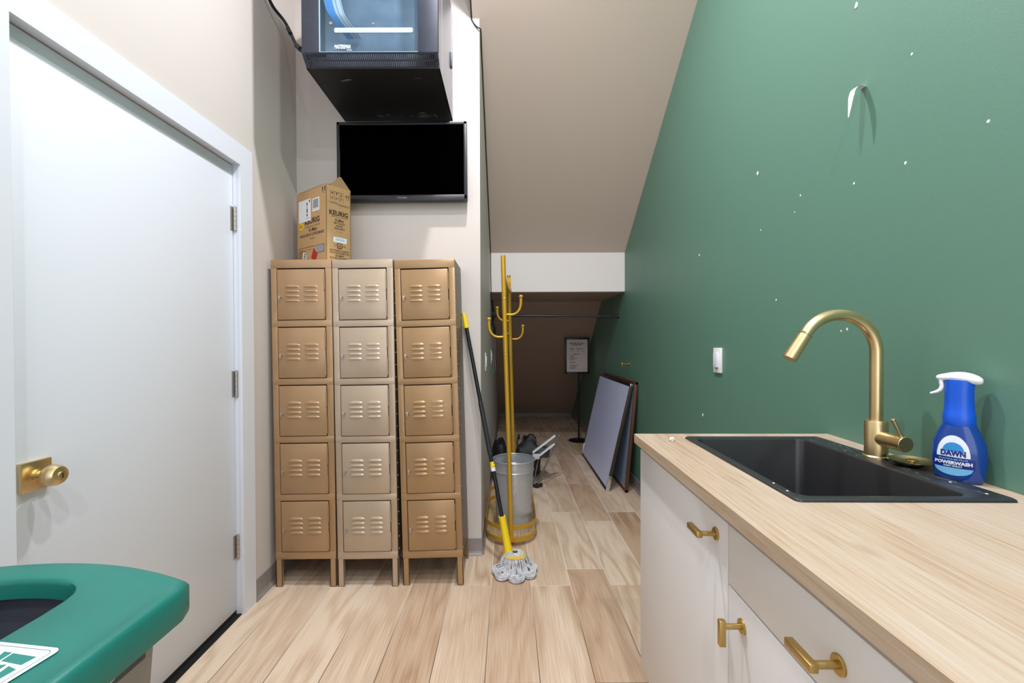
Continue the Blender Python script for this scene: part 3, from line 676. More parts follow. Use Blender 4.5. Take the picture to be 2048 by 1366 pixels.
for k in range(54):
    a = PI + PI * 1.15 * k / 53 - .15; d = V((math.cos(a), math.sin(a) * .85, 0))
    tube(b_, [hc + d * .047 + V((0, 0, .094)), hc + d * .056 + V((0, 0, .0885)), hc + d * .061 + V((0, 0, .083))], .0031, 6)
obj('stitched_band', b_, M_yband, MP)

# ------------------------------------------------------------------ leaning boards
M_wb = mat('whiteboard_surface', (212, 222, 255), .3, col2=(204, 214, 255), nscale=2); M_walnut = mat('walnut_frame', (96, 56, 32), .45, col2=(76, 42, 24), nscale=10, nstretch=(1, 1, .2))
M_dkframe = mat('dark_bronze_frame', (62, 50, 42), .4, .3); M_chrome = mat('chrome', (214, 216, 220), .15, 1.0); M_cork = mat('dark_back_panel', (44, 40, 38), .8)
def board(label, xb, xt, zt, y0, y1, frame_m, face_m, chrome):
    T = thing('whiteboard', label, 'whiteboard', (xb, y0, .004), (0, math.atan2(xt - xb, zt), 0), 'boards leaning on the green wall')
    Lh = math.hypot(xt - xb, zt) - .004; Y = y1 - y0
    b_ = BM(); box(b_, (.004, .012, .012), (.014, Y - .012, Lh - .012)); obj('writing_surface', b_, face_m, T, False)
    b_ = BM(); box(b_, (.012, .01, .01), (.020, Y - .01, Lh - .01)); obj('backing', b_, M_cork, T, False)
    b_ = BM(); w = .022
    for za in (0, Lh - w):
        b_ = BM(); box(b_, (0, 0, za), (.022, Y, za + w), .002); obj('rail', b_, M_black if chrome else frame_m, T)
    for a in (0, Y - w):
        b_ = BM(); box(b_, (-.001, a, 0), (.024, a + w, Lh), .002); obj('side_frame', b_, frame_m, T)
    if chrome:
        for a in (0, Y - w):
            b_ = BM(); box(b_, (-.003, a - .002, 0), (.026, a + .006, .13), .002); obj('corner_guard', b_, M_chrome, T)
        b_ = BM(); box(b_, (-.003, -.002, Lh - .02), (.026, .024, Lh + .002), .002); obj('corner_guard', b_, M_chrome, T)
    return T
board('pale whiteboard with dark bronze frame, leaning in front of the other board', .806, 1.012, .886, 3.69, 4.93, M_dkframe, M_wb, True)
board('walnut framed board mostly hidden behind the pale whiteboard', .955, 1.040, .905, 3.66, 4.88, M_walnut, mat('blue_grey_board', (150, 170, 200), .35), False)

# ------------------------------------------------------------------ sign on a stand
SG = thing('sign_stand', 'black floor stand holding a framed notice at the far end of the alcove', 'sign stand', (.885, 5.60, 0))
b_ = BM(); lathe(b_, [(.128, 0), (.13, .006), (.122, .013), (.05, .022), (.014, .028)], seg=40); obj('base', b_, M_black, SG)
b_ = BM(); cyl(b_, (0, 0, .02), (0, 0, .86), .0115, seg=18); obj('pole', b_, M_black, SG)
b_ = BM(); box(b_, (-.17, -.008, .84), (-.15, .014, 1.285), .002); box(b_, (.108, -.008, .84), (.128, .014, 1.285), .002); box(b_, (-.17, -.008, .84), (.128, .014, .862), .002); box(b_, (-.17, -.008, 1.263), (.128, .014, 1.285), .002); box(b_, (-.16, .004, .85), (.12, .012, 1.275))
obj('sign_frame', b_, M_black, SG)
b_ = BM(); box(b_, (-.151, -.003, .861), (.109, .003, 1.264)); obj('notice_sheet', b_, mat('notice_paper', (226, 216, 212), .6), SG, False)
b_ = BM()
X1, Z1 = (1, 0, 0), (0, 0, 1)
for zz, ws in ((1.212, (.03, .045, .035, .04)), (1.192, (.025, .05, .035))):
    x_ = -.025 - (sum(ws) + .008 * (len(ws) - 1)) / 2
    for w_ in ws: plate(b_, [(x_, -.0032, zz), (x_ + w_, -.0032, zz), (x_ + w_, -.0032, zz + .008), (x_, -.0032, zz + .008)], (0, -1, 0), .0003); x_ += w_ + .008
for zz, segs in ((1.15, ((-.11, -.05), (-.03, .07))), (1.142, ((-.11, -.06), (-.03, .05))), (1.12, ((-.11, -.07), (-.03, .01), (.03, .07)))):
    for a, b2 in segs: plate(b_, [(a, -.0032, zz), (b2, -.0032, zz), (b2, -.0032, zz + .004), (a, -.0032, zz + .004)], (0, -1, 0), .0003)
plate(b_, [(-.066, -.0032, 1.079), (.008, -.0032, 1.079), (.008, -.0032, 1.086), (-.066, -.0032, 1.086)], (0, -1, 0), .0003)
for k in range(13):
    if k in (5, 8): continue
    zz = 1.062 - k * .0135; b2 = -.11 + (.07, .05, .06, .09, .05, 0, .08, .06, 0, .10, .07, .08, .06)[k]
    plate(b_, [(-.11, -.0032, zz), (b2, -.0032, zz), (b2, -.0032, zz + .0045), (-.11, -.0032, zz + .0045)], (0, -1, 0), .0003)
obj('lettering', b_, M_ink, SG, False)

# ------------------------------------------------------------------ rod, wall plates, hooks, cables
b_ = BM(); xr0, xr1 = XP, wall_x(4.3)
RD = thing('tension_rod', 'black tension rod spanning the alcove below the bulkhead', 'rod', (xr0, 4.36, 1.492))
b_ = BM(); dx = xr1 - xr0; cyl(b_, (.02, 0, 0), (dx * .52, -.03, -.008), .0125, seg=18); obj('outer_tube', b_, mat('black_enamel_rod', (34, 38, 52), .35), RD)
b_ = BM(); cyl(b_, (dx * .5, -.03, -.008), (dx - .02, -.06, -.015), .0100, seg=18); obj('inner_tube', b_, mat('black_enamel_tube', (30, 34, 46), .35), RD)
for p, q in (((0, 0, 0), (.022, 0, 0)), ((dx, -.06, -.015), (dx - .022, -.06, -.015))):
    b_ = BM(); cyl(b_, p, q, .018, .0145, seg=18); obj('end_pad', b_, M_black, RD)
def wall_plate(name, label, cat, loc, nx, w, h, d, dim):
    T = thing(name, label, cat, loc); b_ = BM(); box(b_, (0, -w / 2, -h / 2), (nx * d * .5, w / 2, h / 2), .002); obj('plate', b_, M_plate, T)
    b_ = BM(); box(b_, (0, -w * .24, -h * .29), (nx * d, w * .24, h * .29), .0015); obj('rocker', b_, M_plate2, T)
    if dim:
        b_ = BM(); box(b_, (0, w * .05, -h * .22), (nx * (d + .001), w * .12, h * .22), .0005); obj('dimmer_slider', b_, M_white, T)
        b_ = BM(); box(b_, (0, -w * .14, -h * .34), (nx * (d * .5 + .0008), w * .1, -h * .30)); obj('indicator', b_, M_dark, T)
    return T
M_plate = mat('white_switch_plate', (242, 243, 246), .35); M_plate2 = mat('pale_grey_rocker', (214, 216, 222), .4)
wall_plate('wall_switch', 'white dimmer switch on the green wall left of the faucet', 'switch', (wall_x(2.274), 2.274, 1.139), -1, .078, .125, .022, True)
wall_plate('wall_switch', 'white switch plate near the outer edge of the alcove left wall', 'switch', (XP, 3.15, 1.098), 1, .075, .125, .010, False)
wall_plate('wall_switch', 'white switch plate deeper in the alcove, behind the coat rack hook', 'switch', (XP, 4.20, 1.10), 1, .075, .125, .010, False)
HK = thing('wall_hook', 'small brass hook on the green wall above the leaning boards', 'hook', (wall_x(3.95), 3.95, 1.038))
b_ = BM(); cyl(b_, (0, 0, 0), (-.006, 0, 0), .017, seg=20); obj('rosette', b_, M_brass2, HK)
b_ = BM(); cyl(b_, (-.005, 0, 0), (-.055, 0, .001), .0055, seg=14); obj('stem', b_, M_brass2, HK)
b_ = BM(); box(b_, (-.064, -.006, -.022), (-.053, .006, .014), .002); obj('bar', b_, M_brass2, HK)
M_wire_b = mat('black_wire', (24, 25, 28), .5); M_wire_g = mat('grey_wire', (120, 116, 112), .5)
b_ = BM()
sz = lambda y: slope_z(y) - .004
tube(b_, [(-.1995, 2.10, sz(2.1) - .0), (-.1995, 2.56, 3.118), (-.1985, 2.594, 3.085), (-.175, 2.594, 3.045), (-.150, 2.59, 3.025), (-.149, 2.64, 3.04), (-.150, 2.75, 2.97), (-.1495, 2.95, sz(2.95) - .015), (-.150, 3.3, sz(3.3) - .004), (-.1495, 3.7, sz(3.7) - .008), (-.150, 4.05, sz(4.05) - .004), (-.150, 4.085, 2.05), (-.150, 4.084, 1.9), (-.147, 4.084, 1.72), (-.150, 4.12, 1.66), (-.15, 4.3, 1.58)], .0038, 8, smooth=5)
tag(obj('cable', b_, M_wire_b), 'thin dark cable stapled down the edge of the sloping stair soffit', 'cable')
b_ = BM()
for k, (dy, c) in enumerate(((0, 0), (.05, 1), (.09, 0))):
    tube(b_, [(XP + .006, 4.32 + dy, 1.64), (XP + .012, 4.34 + dy, 1.56), (XP + .02, 4.30 + dy, 1.49), (XP + .010, 4.36 + dy, 1.42), (XP + .022, 4.32 + dy, 1.35), (XP + .014, 4.34 + dy, 1.30)], .009, 8, smooth=5)
tube(b_, [(XP + .01, 4.35, 1.45), (XP + .035, 4.33, 1.37), (XP + .03, 4.36, 1.30)], .008, 8, smooth=5)
tag(obj('cable', b_, M_wire_b), 'tangled black cables hanging where the tension rod meets the left wall', 'cable')
WP = thing('wire_pair', 'two thin pale wires with bare green ends hanging below the black cables', 'wire', (XP, 4.34, 1.30))
for k, (dx_, dy) in enumerate(((.010, 0), (.028, .03))):
    b_ = BM(); tube(b_, [(dx_, dy, .01), (dx_ + .008, dy, -.10), (dx_ + .002, dy + .01, -.20), (dx_ + .010, dy, -.29), (dx_ + .002, dy, -.34)], .0028, 8, smooth=5); obj('wire', b_, M_wire_g, WP)
    b_ = BM(); tube(b_, [(dx_ + .002, dy, -.34), (dx_ - .004, dy - .005, -.375)], .0030, 8); obj('wire_end', b_, mat('green_insulation', (60, 140, 100), .5), WP)
# white strip hanging out of the green wall
b_ = BM(); xs = wall_x(1.345)
pts = catmull([(xs + .002, 1.345, 1.985), (xs - .022, 1.335, 1.984), (xs - .045, 1.325, 1.968), (xs - .054, 1.322, 1.945), (xs - .058, 1.322, 1.915), (xs - .060, 1.324, 1.888)], 6)
L_ = []
for i, p in enumerate(pts):
    t = i / (len(pts) - 1); w_ = (.010 if t < .55 else .010 * (1 - (t - .55) / .45) + .001)
    L_.append([p + V((0, -w_, 0)), p + V((0, w_, .002)), p + V((.0018, w_, .0035)), p + V((.0018, -w_, .0015))])
rings(b_, L_); tag(obj('drywall_strip', b_, mat('white_torn_strip', (238, 240, 242), .6)), 'white torn strip curling out of the green wall', 'strip')
M_chip = mat('white_plaster_chip', (240, 242, 242), .8)
for (y, z, s) in ((1.374, 2.2527, .016), (1.173, 1.977, .007), (.974, 1.706, .008), (1.192, 1.703, .008), (1.381, 1.716, .007), (1.645, 1.765, .006), (1.677, 1.714, .005), (1.925, 1.9495, .014), (2.506, 1.715, .013), (2.459, .8317, .014), (1.791, 1.398, .008), (1.436, 1.266, .006), (1.409, 1.272, .008), (1.90, 1.703, .006)):
    b_ = BM(); t = BM(); bmesh.ops.create_icosphere(t, subdivisions=2, radius=s * .55)
    for v in t.verts: v.co *= random.uniform(.55, 1.25)
    merge(b_, t, Matrix.Translation((wall_x(y), y, z)) @ Matrix.Diagonal((.35, .9, 1.1, 1))); obj('plaster_chip', b_, M_chip, wr)

# ------------------------------------------------------------------ counter, cabinets, sink
RA = (0, 0, -.0177); OC = (.4235, 1.511)
def ctr(name, label, cat, z=0, group=None): return thing(name, label, cat, (OC[0], OC[1], z), RA, group)
def LC(x, y):
    a = .0177; dx, dy = x - OC[0], y - OC[1]; return (dx * math.cos(a) - dy * math.sin(a), dx * math.sin(a) + dy * math.cos(a))
# sink opening in local counter coordinates
sx0, sx1, sy0, sy1 = .1430, .566, -.648, -.066
ix0, ix1, iy0, iy1 = .1650, .492, -.622, -.106
CT = ctr('countertop', 'light oak countertop running along the green wall, around the black sink', 'countertop', .897)
# back edge of the countertop follows the wall (in the counter's own coordinates)
def LCa(x, y):
    c, s = math.cos(.0177), math.sin(.0177); dx, dy = x - OC[0], y - OC[1]; return (c * dx - s * dy, s * dx + c * dy)
ys = [1.511, 1.30, 1.1, .9, .7, .5, .25]
back = [LCa(wall_x(y) - .001, y) for y in ys]
yn = -1.26
hole = [(sx0 + .012, sy0 + .012), (sx1 - .012, sy0 + .012), (sx1 - .012, sy1 - .012), (sx0 + .012, sy1 - .012)]
b_ = BM()
Z0, Z1t = 0, .028
def quad_slab(poly): rings(b_, [[V((x, y, Z0)) for x, y in poly], [V((x, y, Z1t)) for x, y in poly]])
front_n = .004
fr = [(0, yn), (0, -.004), (.004, 0)]
quad_slab([(0, hole[0][1]), (hole[0][0], hole[0][1]), (hole[3][0], hole[3][1]), (0, hole[3][1])])                           # front strip
bfar = [p for p in back if p[1] >= hole[2][1]]; bmid = [p for p in back if hole[1][1] < p[1] < hole[2][1]]; bnear = [p for p in back if p[1] <= hole[1][1]]
def bx(y):
    for (xa, ya), (xb, yb) in zip(back, back[1:]):
        if yb <= y <= ya: return xa + (xb - xa) * (y - ya) / (yb - ya)
    return back[-1][0] if y < back[-1][1] else back[0][0]
quad_slab([(0, hole[3][1]), (hole[3][0], hole[3][1]), (hole[2][0], hole[2][1]), (bx(hole[2][1]), hole[2][1]), (bx(0) , 0), (.006, 0), (.0018, -.0018), (0, -.006)])
quad_slab([hole[1], (bx(hole[1][1]), hole[1][1])] + [p for p in bmid[::-1]] + [(bx(hole[2][1]), hole[2][1]), hole[2]])
quad_slab([(0, yn), (bx(yn), yn)] + [p for p in bnear[::-1] if p[1] > yn + .001] + [(bx(hole[1][1]), hole[1][1]), hole[1], hole[0], (0, hole[0][1])])
obj('worktop', b_, M_oak, CT, False)
M_lam = mat('warm_white_laminate', (222, 222, 223), .4, col2=(217, 217, 218), nscale=3)
M_seam = mat('dark_gap', (70, 66, 62), .8)
def cabinet(label, y1, y0, fronts):
    """y1 far end, y0 near end (local y); fronts: (kind, z0, z1, handle)"""
    T = ctr('base_cabinet', label, 'cabinet', 0, 'white base cabinets under the counter')
    fx = .022; dep = .53
    b_ = BM(); box(b_, (fx + .018, y1 - .016, .15), (fx + dep, y1, .896)); box(b_, (fx + .018, y0, .15), (fx + dep, y0 + .016, .896)); box(b_, (fx + .018, y0, .15), (fx + dep, y1, .166)); box(b_, (fx + dep - .006, y0, .15), (fx + dep, y1, .896))
    box(b_, (fx + .018, y0, .875), (fx + .07, y1, .896))
    obj('carcass', b_, M_lam, T, False)
    b_ = BM(); box(b_, (fx + .075, y0, 0), (fx + .09, y1 - .05, .15)); box(b_, (fx + .075, y1 - .065, 0), (fx + dep, y1 - .05, .15)); obj('plinth', b_, M_lam, T, False)
    for kind, a, c, (hx, hy, vert) in fronts:
        b_ = BM(); box(b_, (fx, y0 + .0015, a), (fx + .017, y1 - .0015 if y1 < -.03 else y1, c), .0012); f = obj(kind, b_, M_lam, T)
        h = bpy.data.objects.new('handle', None); C.objects.link(h); h.parent = f; h.location = (fx, hx, hy)
        b_ = BM(); lathe(b_, [(.0135, 0), (.0135, .003), (.0125, .004)], axis=(-1, 0, 0), seg=24); obj('rosette', b_, M_brass2, h)
        b_ = BM(); cyl(b_, (-.003, 0, 0), (-.034, 0, 0), .0052, seg=14); obj('stem', b_, M_brass2, h)
        b_ = BM()
        if vert: box(b_, (-.044, -.0055, -.036), (-.032, .0055, .012), .0012)
        else: box(b_, (-.044, -.009, -.006), (-.032, .047, .006), .0012)
        obj('bar', b_, M_brass2, h)
    return T
def hy(y): return LCa(.445, y)[1]
seam = hy(.885)
cabinet('white base cabinet with one full door, at the far end of the counter', -.002, seam, [('door', .152, .874, (hy(.9365), .833, False))])
cabinet('white base cabinet with a drawer over a door, nearest the viewer', seam, seam - .62, [('drawer', .758, .874, (hy(.5788), .815, False)), ('door', .152, .754, (hy(.8281), .7065, True))])
M_sink = mat('black_granite', (29, 30, 32), .40, 0, .8, col2=(38, 39, 42), nscale=240, bump=.12, bscale=500)
SK = ctr('sink', 'black granite drop-in sink set in the oak counter', 'sink', .925)
def rr3(x0, x1, y0, y1, r, z, n=6): return [V((x, y, z)) for x, y in rrect(x1 - x0, y1 - y0, r, n, (x0 + x1) / 2, (y0 + y1) / 2)]
b_ = BM()
L_ = [rr3(sx0 + .016, sx1 - .016, sy0 + .016, sy1 - .016, .01, -.02), rr3(sx0 + .014, sx1 - .014, sy0 + .014, sy1 - .014, .01, .0003), rr3(sx0, sx1, sy0, sy1, .012, .0003), rr3(sx0 + .001, sx1 - .001, sy0 + .001, sy1 - .001, .012, .004), rr3(sx0 + .004, sx1 - .004, sy0 + .004, sy1 - .004, .011, .006),
      rr3(ix0 - .006, ix1 + .006, iy0 - .006, iy1 + .006, .026, .006), rr3(ix0 - .002, ix1 + .002, iy0 - .002, iy1 + .002, .024, .0045), rr3(ix0, ix1, iy0, iy1, .022, .0), rr3(ix0 + .004, ix1 - .004, iy0 + .004, iy1 - .004, .022, -.16), rr3(ix0 + .012, ix1 - .012, iy0 + .012, iy1 - .012, .022, -.185), rr3(ix0 + .03, ix1 - .03, iy0 + .03, iy1 - .03, .03, -.195)]
rings(b_, L_, (False, True)); 
# outside of the bowl
rings(b_, [rr3(sx0 + .016, sx1 - .016, sy0 + .016, sy1 - .016, .01, -.02), rr3(ix0 - .008, ix1 + .008, iy0 - .008, iy1 + .008, .03, -.03), rr3(ix0 - .004, ix1 + .004, iy0 - .004, iy1 + .004, .03, -.205)], (False, True))
obj('basin', b_, M_sink, SK, ang=40)
b_ = BM(); cx, cy = (ix0 + ix1) / 2, (iy0 + iy1) / 2; lathe(b_, [(.045, -.194), (.045, -.1915), (.03, -.1925), (.001, -.193)], (cx, cy, 0), seg=28); obj('drain', b_, M_brass, SK)
M_lime = mat('dried_lime_mark', (96, 102, 112), .7)
b_ = BM(); rs = random.Random(5)
for k in range(46):   # dried water marks along the back ledge
    y = rs.uniform(sy0 + .03, sy1 - .02); x = rs.uniform(ix1 + .014, sx1 - .012); ln = rs.uniform(.004, .018); w = rs.uniform(.0006, .0022); a = rs.uniform(-.5, .5)
    d = V((math.sin(a), math.cos(a), 0)); p = V((d.y, -d.x, 0)); c = V((x, y, .0061)); plate(b_, [c - d * ln, c + p * w, c + d * ln, c - p * w], (0, 0, 1), .0001)
obj('water_mark', b_, M_lime, SK, False)['kind'] = 'stuff'
b_ = BM()
for (x, y) in ((sx1 - .03, sy0 + .035), (sx1 - .03, sy0 + .11), (sx0 + .012, sy0 + .1), (sx0 + .011, sy0 + .05)):
    b_ = BM(); ball(b_, (x, y, .006), .0022, 10, (1, 1.3, .35)); obj('paint_drop', b_, M_chip, SK)

# faucet
FB = V((.958, 1.168, .931))
FC = thing('faucet', 'brushed brass pull-down kitchen faucet at the back of the sink', 'faucet', FB)
b_ = BM(); lathe(b_, [(.0285, 0), (.0285, .005), (.0262, .0075), (.0255, .008), (.0255, .095), (.0243, .0972), (.015, .0972)], seg=32); obj('body', b_, M_brass, FC)
R_, zc = .0985, .273; rt = .0148
pts = [V((0, 0, .09)), V((0, 0, .15)), V((0, 0, .21))] + [V((-R_ + R_ * math.cos(math.radians(a)), 0, zc + R_ * math.sin(math.radians(a)))) for a in range(0, 154, 6)]
b_ = BM(); tube(b_, pts, rt, 24); obj('spout', b_, M_brass, FC)
e = pts[-1]; d = (pts[-1] - pts[-2]).normalized()
b_ = BM(); cyl(b_, e, e + d * .003, rt + .0022, seg=24); obj('joint_ring', b_, M_chrome, FC)
b_ = BM(); cyl(b_, e + d * .003, e + d * .078, rt + .001, rt + .0024, seg=24, bev=.0012); obj('spray_head', b_, M_brass, FC)
b_ = BM(); cyl(b_, (0, -.012, .053), (0, -.088, .053), .0188, seg=28, bev=.001); obj('valve_housing', b_, M_brass, FC)
b_ = BM(); cyl(b_, (-.001, -.077, .068), (-.021, -.074, .113), .0048, .0052, seg=14, bev=.0008); obj('lever', b_, M_brass, FC)
# strainer dish
DS = thing('sink_strainer', 'shallow brass strainer dish lying between the faucet and the blue bottle', 'strainer', (.985, 1.094, .9312), (0, 0, 0))
b_ = BM(); lathe(b_, [(.020, 0), (.030, .001), (.043, .007), (.0475, .012), (.0475, .0135), (.042, .010), (.030, .004), (.001, .003)], seg=36, caps=(True, False)); obj('dish', b_, mat('polished_brass_dish', (186, 164, 122), .25, 1.0), DS)
b_ = BM(); cyl(b_, (0, 0, .003), (0, 0, .010), .006, seg=14); cyl(b_, (0, 0, .010), (0, 0, .014), .012, seg=20, bev=.001); obj('knob', b_, M_brass2, DS)
# crumpled scrap of paper
b_ = BM(); t = BM(); bmesh.ops.create_icosphere(t, subdivisions=2, radius=.0085)
rs = random.Random(9)
for v in t.verts: v.co *= rs.uniform(.6, 1.3)
merge(b_, t, Matrix.Diagonal((1, .9, .8, 1))); o = obj('paper_scrap', b_, M_chip, None, False); o.location = (.511, 1.398, .931)
tag(o, 'small crumpled white scrap on the far corner of the oak counter', 'scrap')

# ------------------------------------------------------------------ spray bottle
M_bot = mat('translucent_blue_bottle', (6, 62, 146), .12, coat=.4); M_neck = mat('blue_plastic_neck', (8, 86, 208), .3); M_wp = mat('white_trigger', (244, 246, 250), .3)
M_lb = mat('navy_label', (16, 38, 130), .35); M_lsky = mat('sky_blue_label', (124, 196, 238), .35); M_lwhite = mat('label_white', (226, 234, 246), .35); M_lmid = mat('label_mid_blue', (46, 140, 206), .35)
BO = thing('spray_bottle', 'blue dish soap spray bottle with a white trigger, against the green wall', 'bottle', (.9945, .990, .9256), (0, 0, -math.radians(52)))
# local x = wide axis (left to right for the viewer), local -y = label side
def ell(a, b, z, n=40, cx=0): return [V((cx + a * math.cos(2 * PI * k / n), b * math.sin(2 * PI * k / n), z)) for k in range(n)]
prof = [(.034, .019, 0), (.0375, .0215, .002), (.0405, .0235, .012), (.0435, .025, .03), (.0450, .026, .05), (.0448, .026, .065), (.0425, .025, .083), (.038, .0235, .099), (.0325, .0225, .113), (.028, .0215, .123), (.0255, .0205, .129)]
def half(z):
    for (a, b, z0), (a2, b2, z1) in zip(prof, prof[1:]):
        if z <= z1: t = (z - z0) / (z1 - z0); return a + (a2 - a) * t, b + (b2 - b) * t
    return prof[-1][:2]
b_ = BM(); rings(b_, [ell(*p) for p in prof]); obj('bottle_body', b_, M_bot, BO, ang=60)
b_ = BM(); rings(b_, [ell(.0256, .0215, .122), ell(.0268, .0222, .124), ell(.0268, .0222, .146), ell(.0252, .0205, .150), ell(.0238, .0195, .175), ell(.0236, .0195, .2), ell(.0248, .0195, .222, cx=.001)]); obj('neck', b_, M_neck, BO, ang=50)
b_ = BM()
hd = [(-.0375, .003, .226, .2285), (-.036, .006, .2225, .231), (-.031, .009, .2195, .2335), (-.024, .0115, .2195, .2355), (-.014, .0145, .219, .2385), (-.002, .0175, .2175, .2402), (.010, .0185, .2155, .2398), (.021, .0175, .2135, .2370), (.030, .0145, .2135, .2325), (.0352, .009, .2155, .228), (.0368, .004, .219, .225)]
rings(b_, [[V((x, wy * math.cos(2 * PI * k / 20), (zl + zh) / 2 + (zh - zl) / 2 * math.sin(2 * PI * k / 20))) for k in range(20)] for x, wy, zl, zh in hd])
obj('trigger_head', b_, M_wp, BO, ang=60)
b_ = BM(); pts = catmull([(-.0300, 0, .226), (-.0285, 0, .216), (-.0275, 0, .207), (-.0300, 0, .199), (-.0370, 0, .1935), (-.0465, 0, .1895)], 6)
LT = []
for i, p in enumerate(pts):
    t_ = (pts[min(i + 1, len(pts) - 1)] - pts[max(i - 1, 0)]).normalized(); n_ = V((-t_.z, 0, t_.x)); k_ = i / (len(pts) - 1); wa, wb = .0042 - .0020 * k_ + .0012 * math.sin(PI * k_), .0075 - .002 * k_
    LT.append([p + n_ * wa * math.cos(2 * PI * q / 14) + V((0, wb * math.sin(2 * PI * q / 14), 0)) for q in range(14)])
rings(b_, LT)
obj('trigger', b_, M_wp, BO, ang=60)
def wrap(b_, poly, off, mi=0):   # lay a flat outline (x, z) on the curved label side
    vs = []
    for x, z in poly:
        a, b2 = half(z); vs.append(b_.verts.new((x, -b2 * math.sqrt(max(1 - (x / a) ** 2, 0)) - off, z)))
    b_.faces.new(vs)
def strip(b_, f_lo, f_hi, x0, x1, off, n=24):
    for k in range(n):
        xa = x0 + (x1 - x0) * k / n; xb = x0 + (x1 - x0) * (k + 1) / n
        for j in range(4):
            q = lambda x, t: (x, f_lo(x) + (f_hi(x) - f_lo(x)) * t)
            wrap(b_, [q(xa, j / 4), q(xb, j / 4), q(xb, (j + 1) / 4), q(xa, (j + 1) / 4)], off)
LX = -.006
def arc(h, w, base): return lambda x: base + h * math.sqrt(max(1 - ((x - LX) / w) ** 2, 0))
b_ = BM(); strip(b_, lambda x: .030, lambda x: .052, LX - .033, LX + .034, .0004); obj('label_band', b_, M_lb, BO)
b_ = BM(); strip(b_, lambda x: .055, arc(.046, .027, .056), LX - .0268, LX + .0268, .0004); obj('label_halo', b_, M_lwhite, BO)
b_ = BM(); strip(b_, lambda x: .067, arc(.020, .0175, .067), LX - .0175, LX + .0175, .0009); obj('label_sun', b_, M_lmid, BO)
b_ = BM(); strip(b_, lambda x: .031 - .016 * math.sqrt(max(1 - ((x - LX) / .031) ** 2, 0)), lambda x: .0315, LX - .031, LX + .031, .0008); obj('label_wave', b_, M_lsky, BO)
def wtext(bm_, s, w, h, x, z, off, bold=.03):
    t = BM(); text(t, s, w, h, (x, 0, z), (1, 0, 0), (0, 0, 1), 0, bold)
    for v in t.verts:
        a, b2 = half(v.co.z); v.co.y = -b2 * math.sqrt(max(1 - (v.co.x / a) ** 2, 0)) - off
    merge(bm_, t)
b_ = BM(); wtext(b_, 'DAWN', .040, .0125, LX, .0635, .0014, .05); obj('brand_lettering', b_, M_lb, BO, False)
b_ = BM(); wtext(b_, 'POWERWASH', .060, .0078, LX, .0425, .0012, .06); wtext(b_, 'DISH SPRAY', .030, .0036, LX, .0355, .0012, .03); obj('lettering', b_, M_lwhite, BO, False)
b_ = BM(); wtext(b_, 'PLATINUM PLUS', .046, .0034, LX, .0503, .0012, .02); wtext(b_, '16 FL OZ', .012, .0028, LX + .024, .0285, .0016, .02); obj('small_lettering', b_, M_lsky, BO, False)

# ------------------------------------------------------------------ recycling bin
M_teal = mat('teal_plastic', (22, 112, 101), .42, 0, .5, col2=(28, 120, 108), nscale=6, bump=.1, bscale=350); M_bin = mat('warm_grey_plastic', (150, 145, 140), .5, bump=.06, bscale=300)
M_binin = mat('dark_grey_interior', (84, 86, 96), .6)
RB = thing('recycling_bin', 'grey recycling bin with a teal slotted lid, beside the white door', 'bin', (-.868, .675, 0))
hx_, hy_, bul = .290, .150, .068
def outline(ins=0., n=22, bul_=bul):
    a, b = hx_ - ins, hy_ - ins; r = .028; out = []
    pts = []
    def arc_pt(t):  # t from +1 to -1 along x on the far bulge
        return b + bul_ * (1 - t * t)
    for k in range(n + 1):
        t = 1 - 2 * k / n; pts.append((a * t * .965, arc_pt(t)))
    for k in range(5): pts.append((-a, b - .03 - (2 * b - .06) * k / 4))
    for k in range(n + 1):
        t = -1 + 2 * k / n; pts.append((a * t * .965, -arc_pt(t)))
    for k in range(5): pts.append((a, -b + .03 + (2 * b - .06) * k / 4))
    return pts
def opening(n=22, sx=.118, sy=.125):
    pts = []
    N_ = len(outline())
    for i in range(N_):
        x, y = outline()[i]; a = math.atan2(y / .18, x / .29); ex = 5.0
        c, s = math.cos(a), math.sin(a); r = (abs(c) ** ex + abs(s) ** ex) ** (-1 / ex)
        pts.append((sx * r * c, sy * r * s + (.022 * (1 - min(abs(r * c), 1) ** 2) if s > 0 else -.022 * (1 - min(abs(r * c), 1) ** 2))))
    return pts
def lp(pts, z, f=None): return [V((x, y, z + (f(x, y) if f else 0))) for x, y in pts]
crown = lambda x, y: .006 * (1 - (x / .29) ** 2)
op = opening()
b_ = BM()
oo = outline(); 
mix = [(x * .75 + ox * .25, y * .75 + oy * .25) for (ox, oy), (x, y) in zip(op, outline(.02))]
rings(b_, [lp(outline(.006), .742), lp(outline(.001), .742), lp(oo, .750), lp(oo, .790), lp(outline(.004), .7975), lp(outline(.009), .8015), lp(outline(.015), .8015), lp(outline(.021), .7965, crown), lp(mix, .797, crown), lp([(x * 1.06, y * 1.05) for x, y in op], .797, crown), lp([(x * 1.015, y * 1.012) for x, y in op], .794, crown), lp(op, .786, crown), lp([(x * .985, y * .985) for x, y in op], .768), lp([(x * 1.01, y * 1.01) for x, y in op], .768)], (False, False))
obj('lid', b_, M_teal, RB, ang=50)
b_ = BM()
def bodyo(s, dy=0): return [(x * s, y * (s + dy)) for x, y in outline(.036)]
rings(b_, [lp(bodyo(.80, -.06), .0), lp(bodyo(.82, -.06), .01), lp(bodyo(1.0), .755)], (True, False)); obj('body', b_, M_bin, RB, ang=50)
b_ = BM(); rings(b_, [lp(bodyo(.97, -.02), .752), lp(bodyo(.79, -.08), .02)], (False, True)); obj('liner', b_, M_binin, RB, ang=50)
b_ = BM(); box(b_, (.2475, -.055, .700), (.2525, .085, .742), .003); obj('handle_recess', b_, mat('handle_shadow_grey', (70, 70, 78), .6), RB)
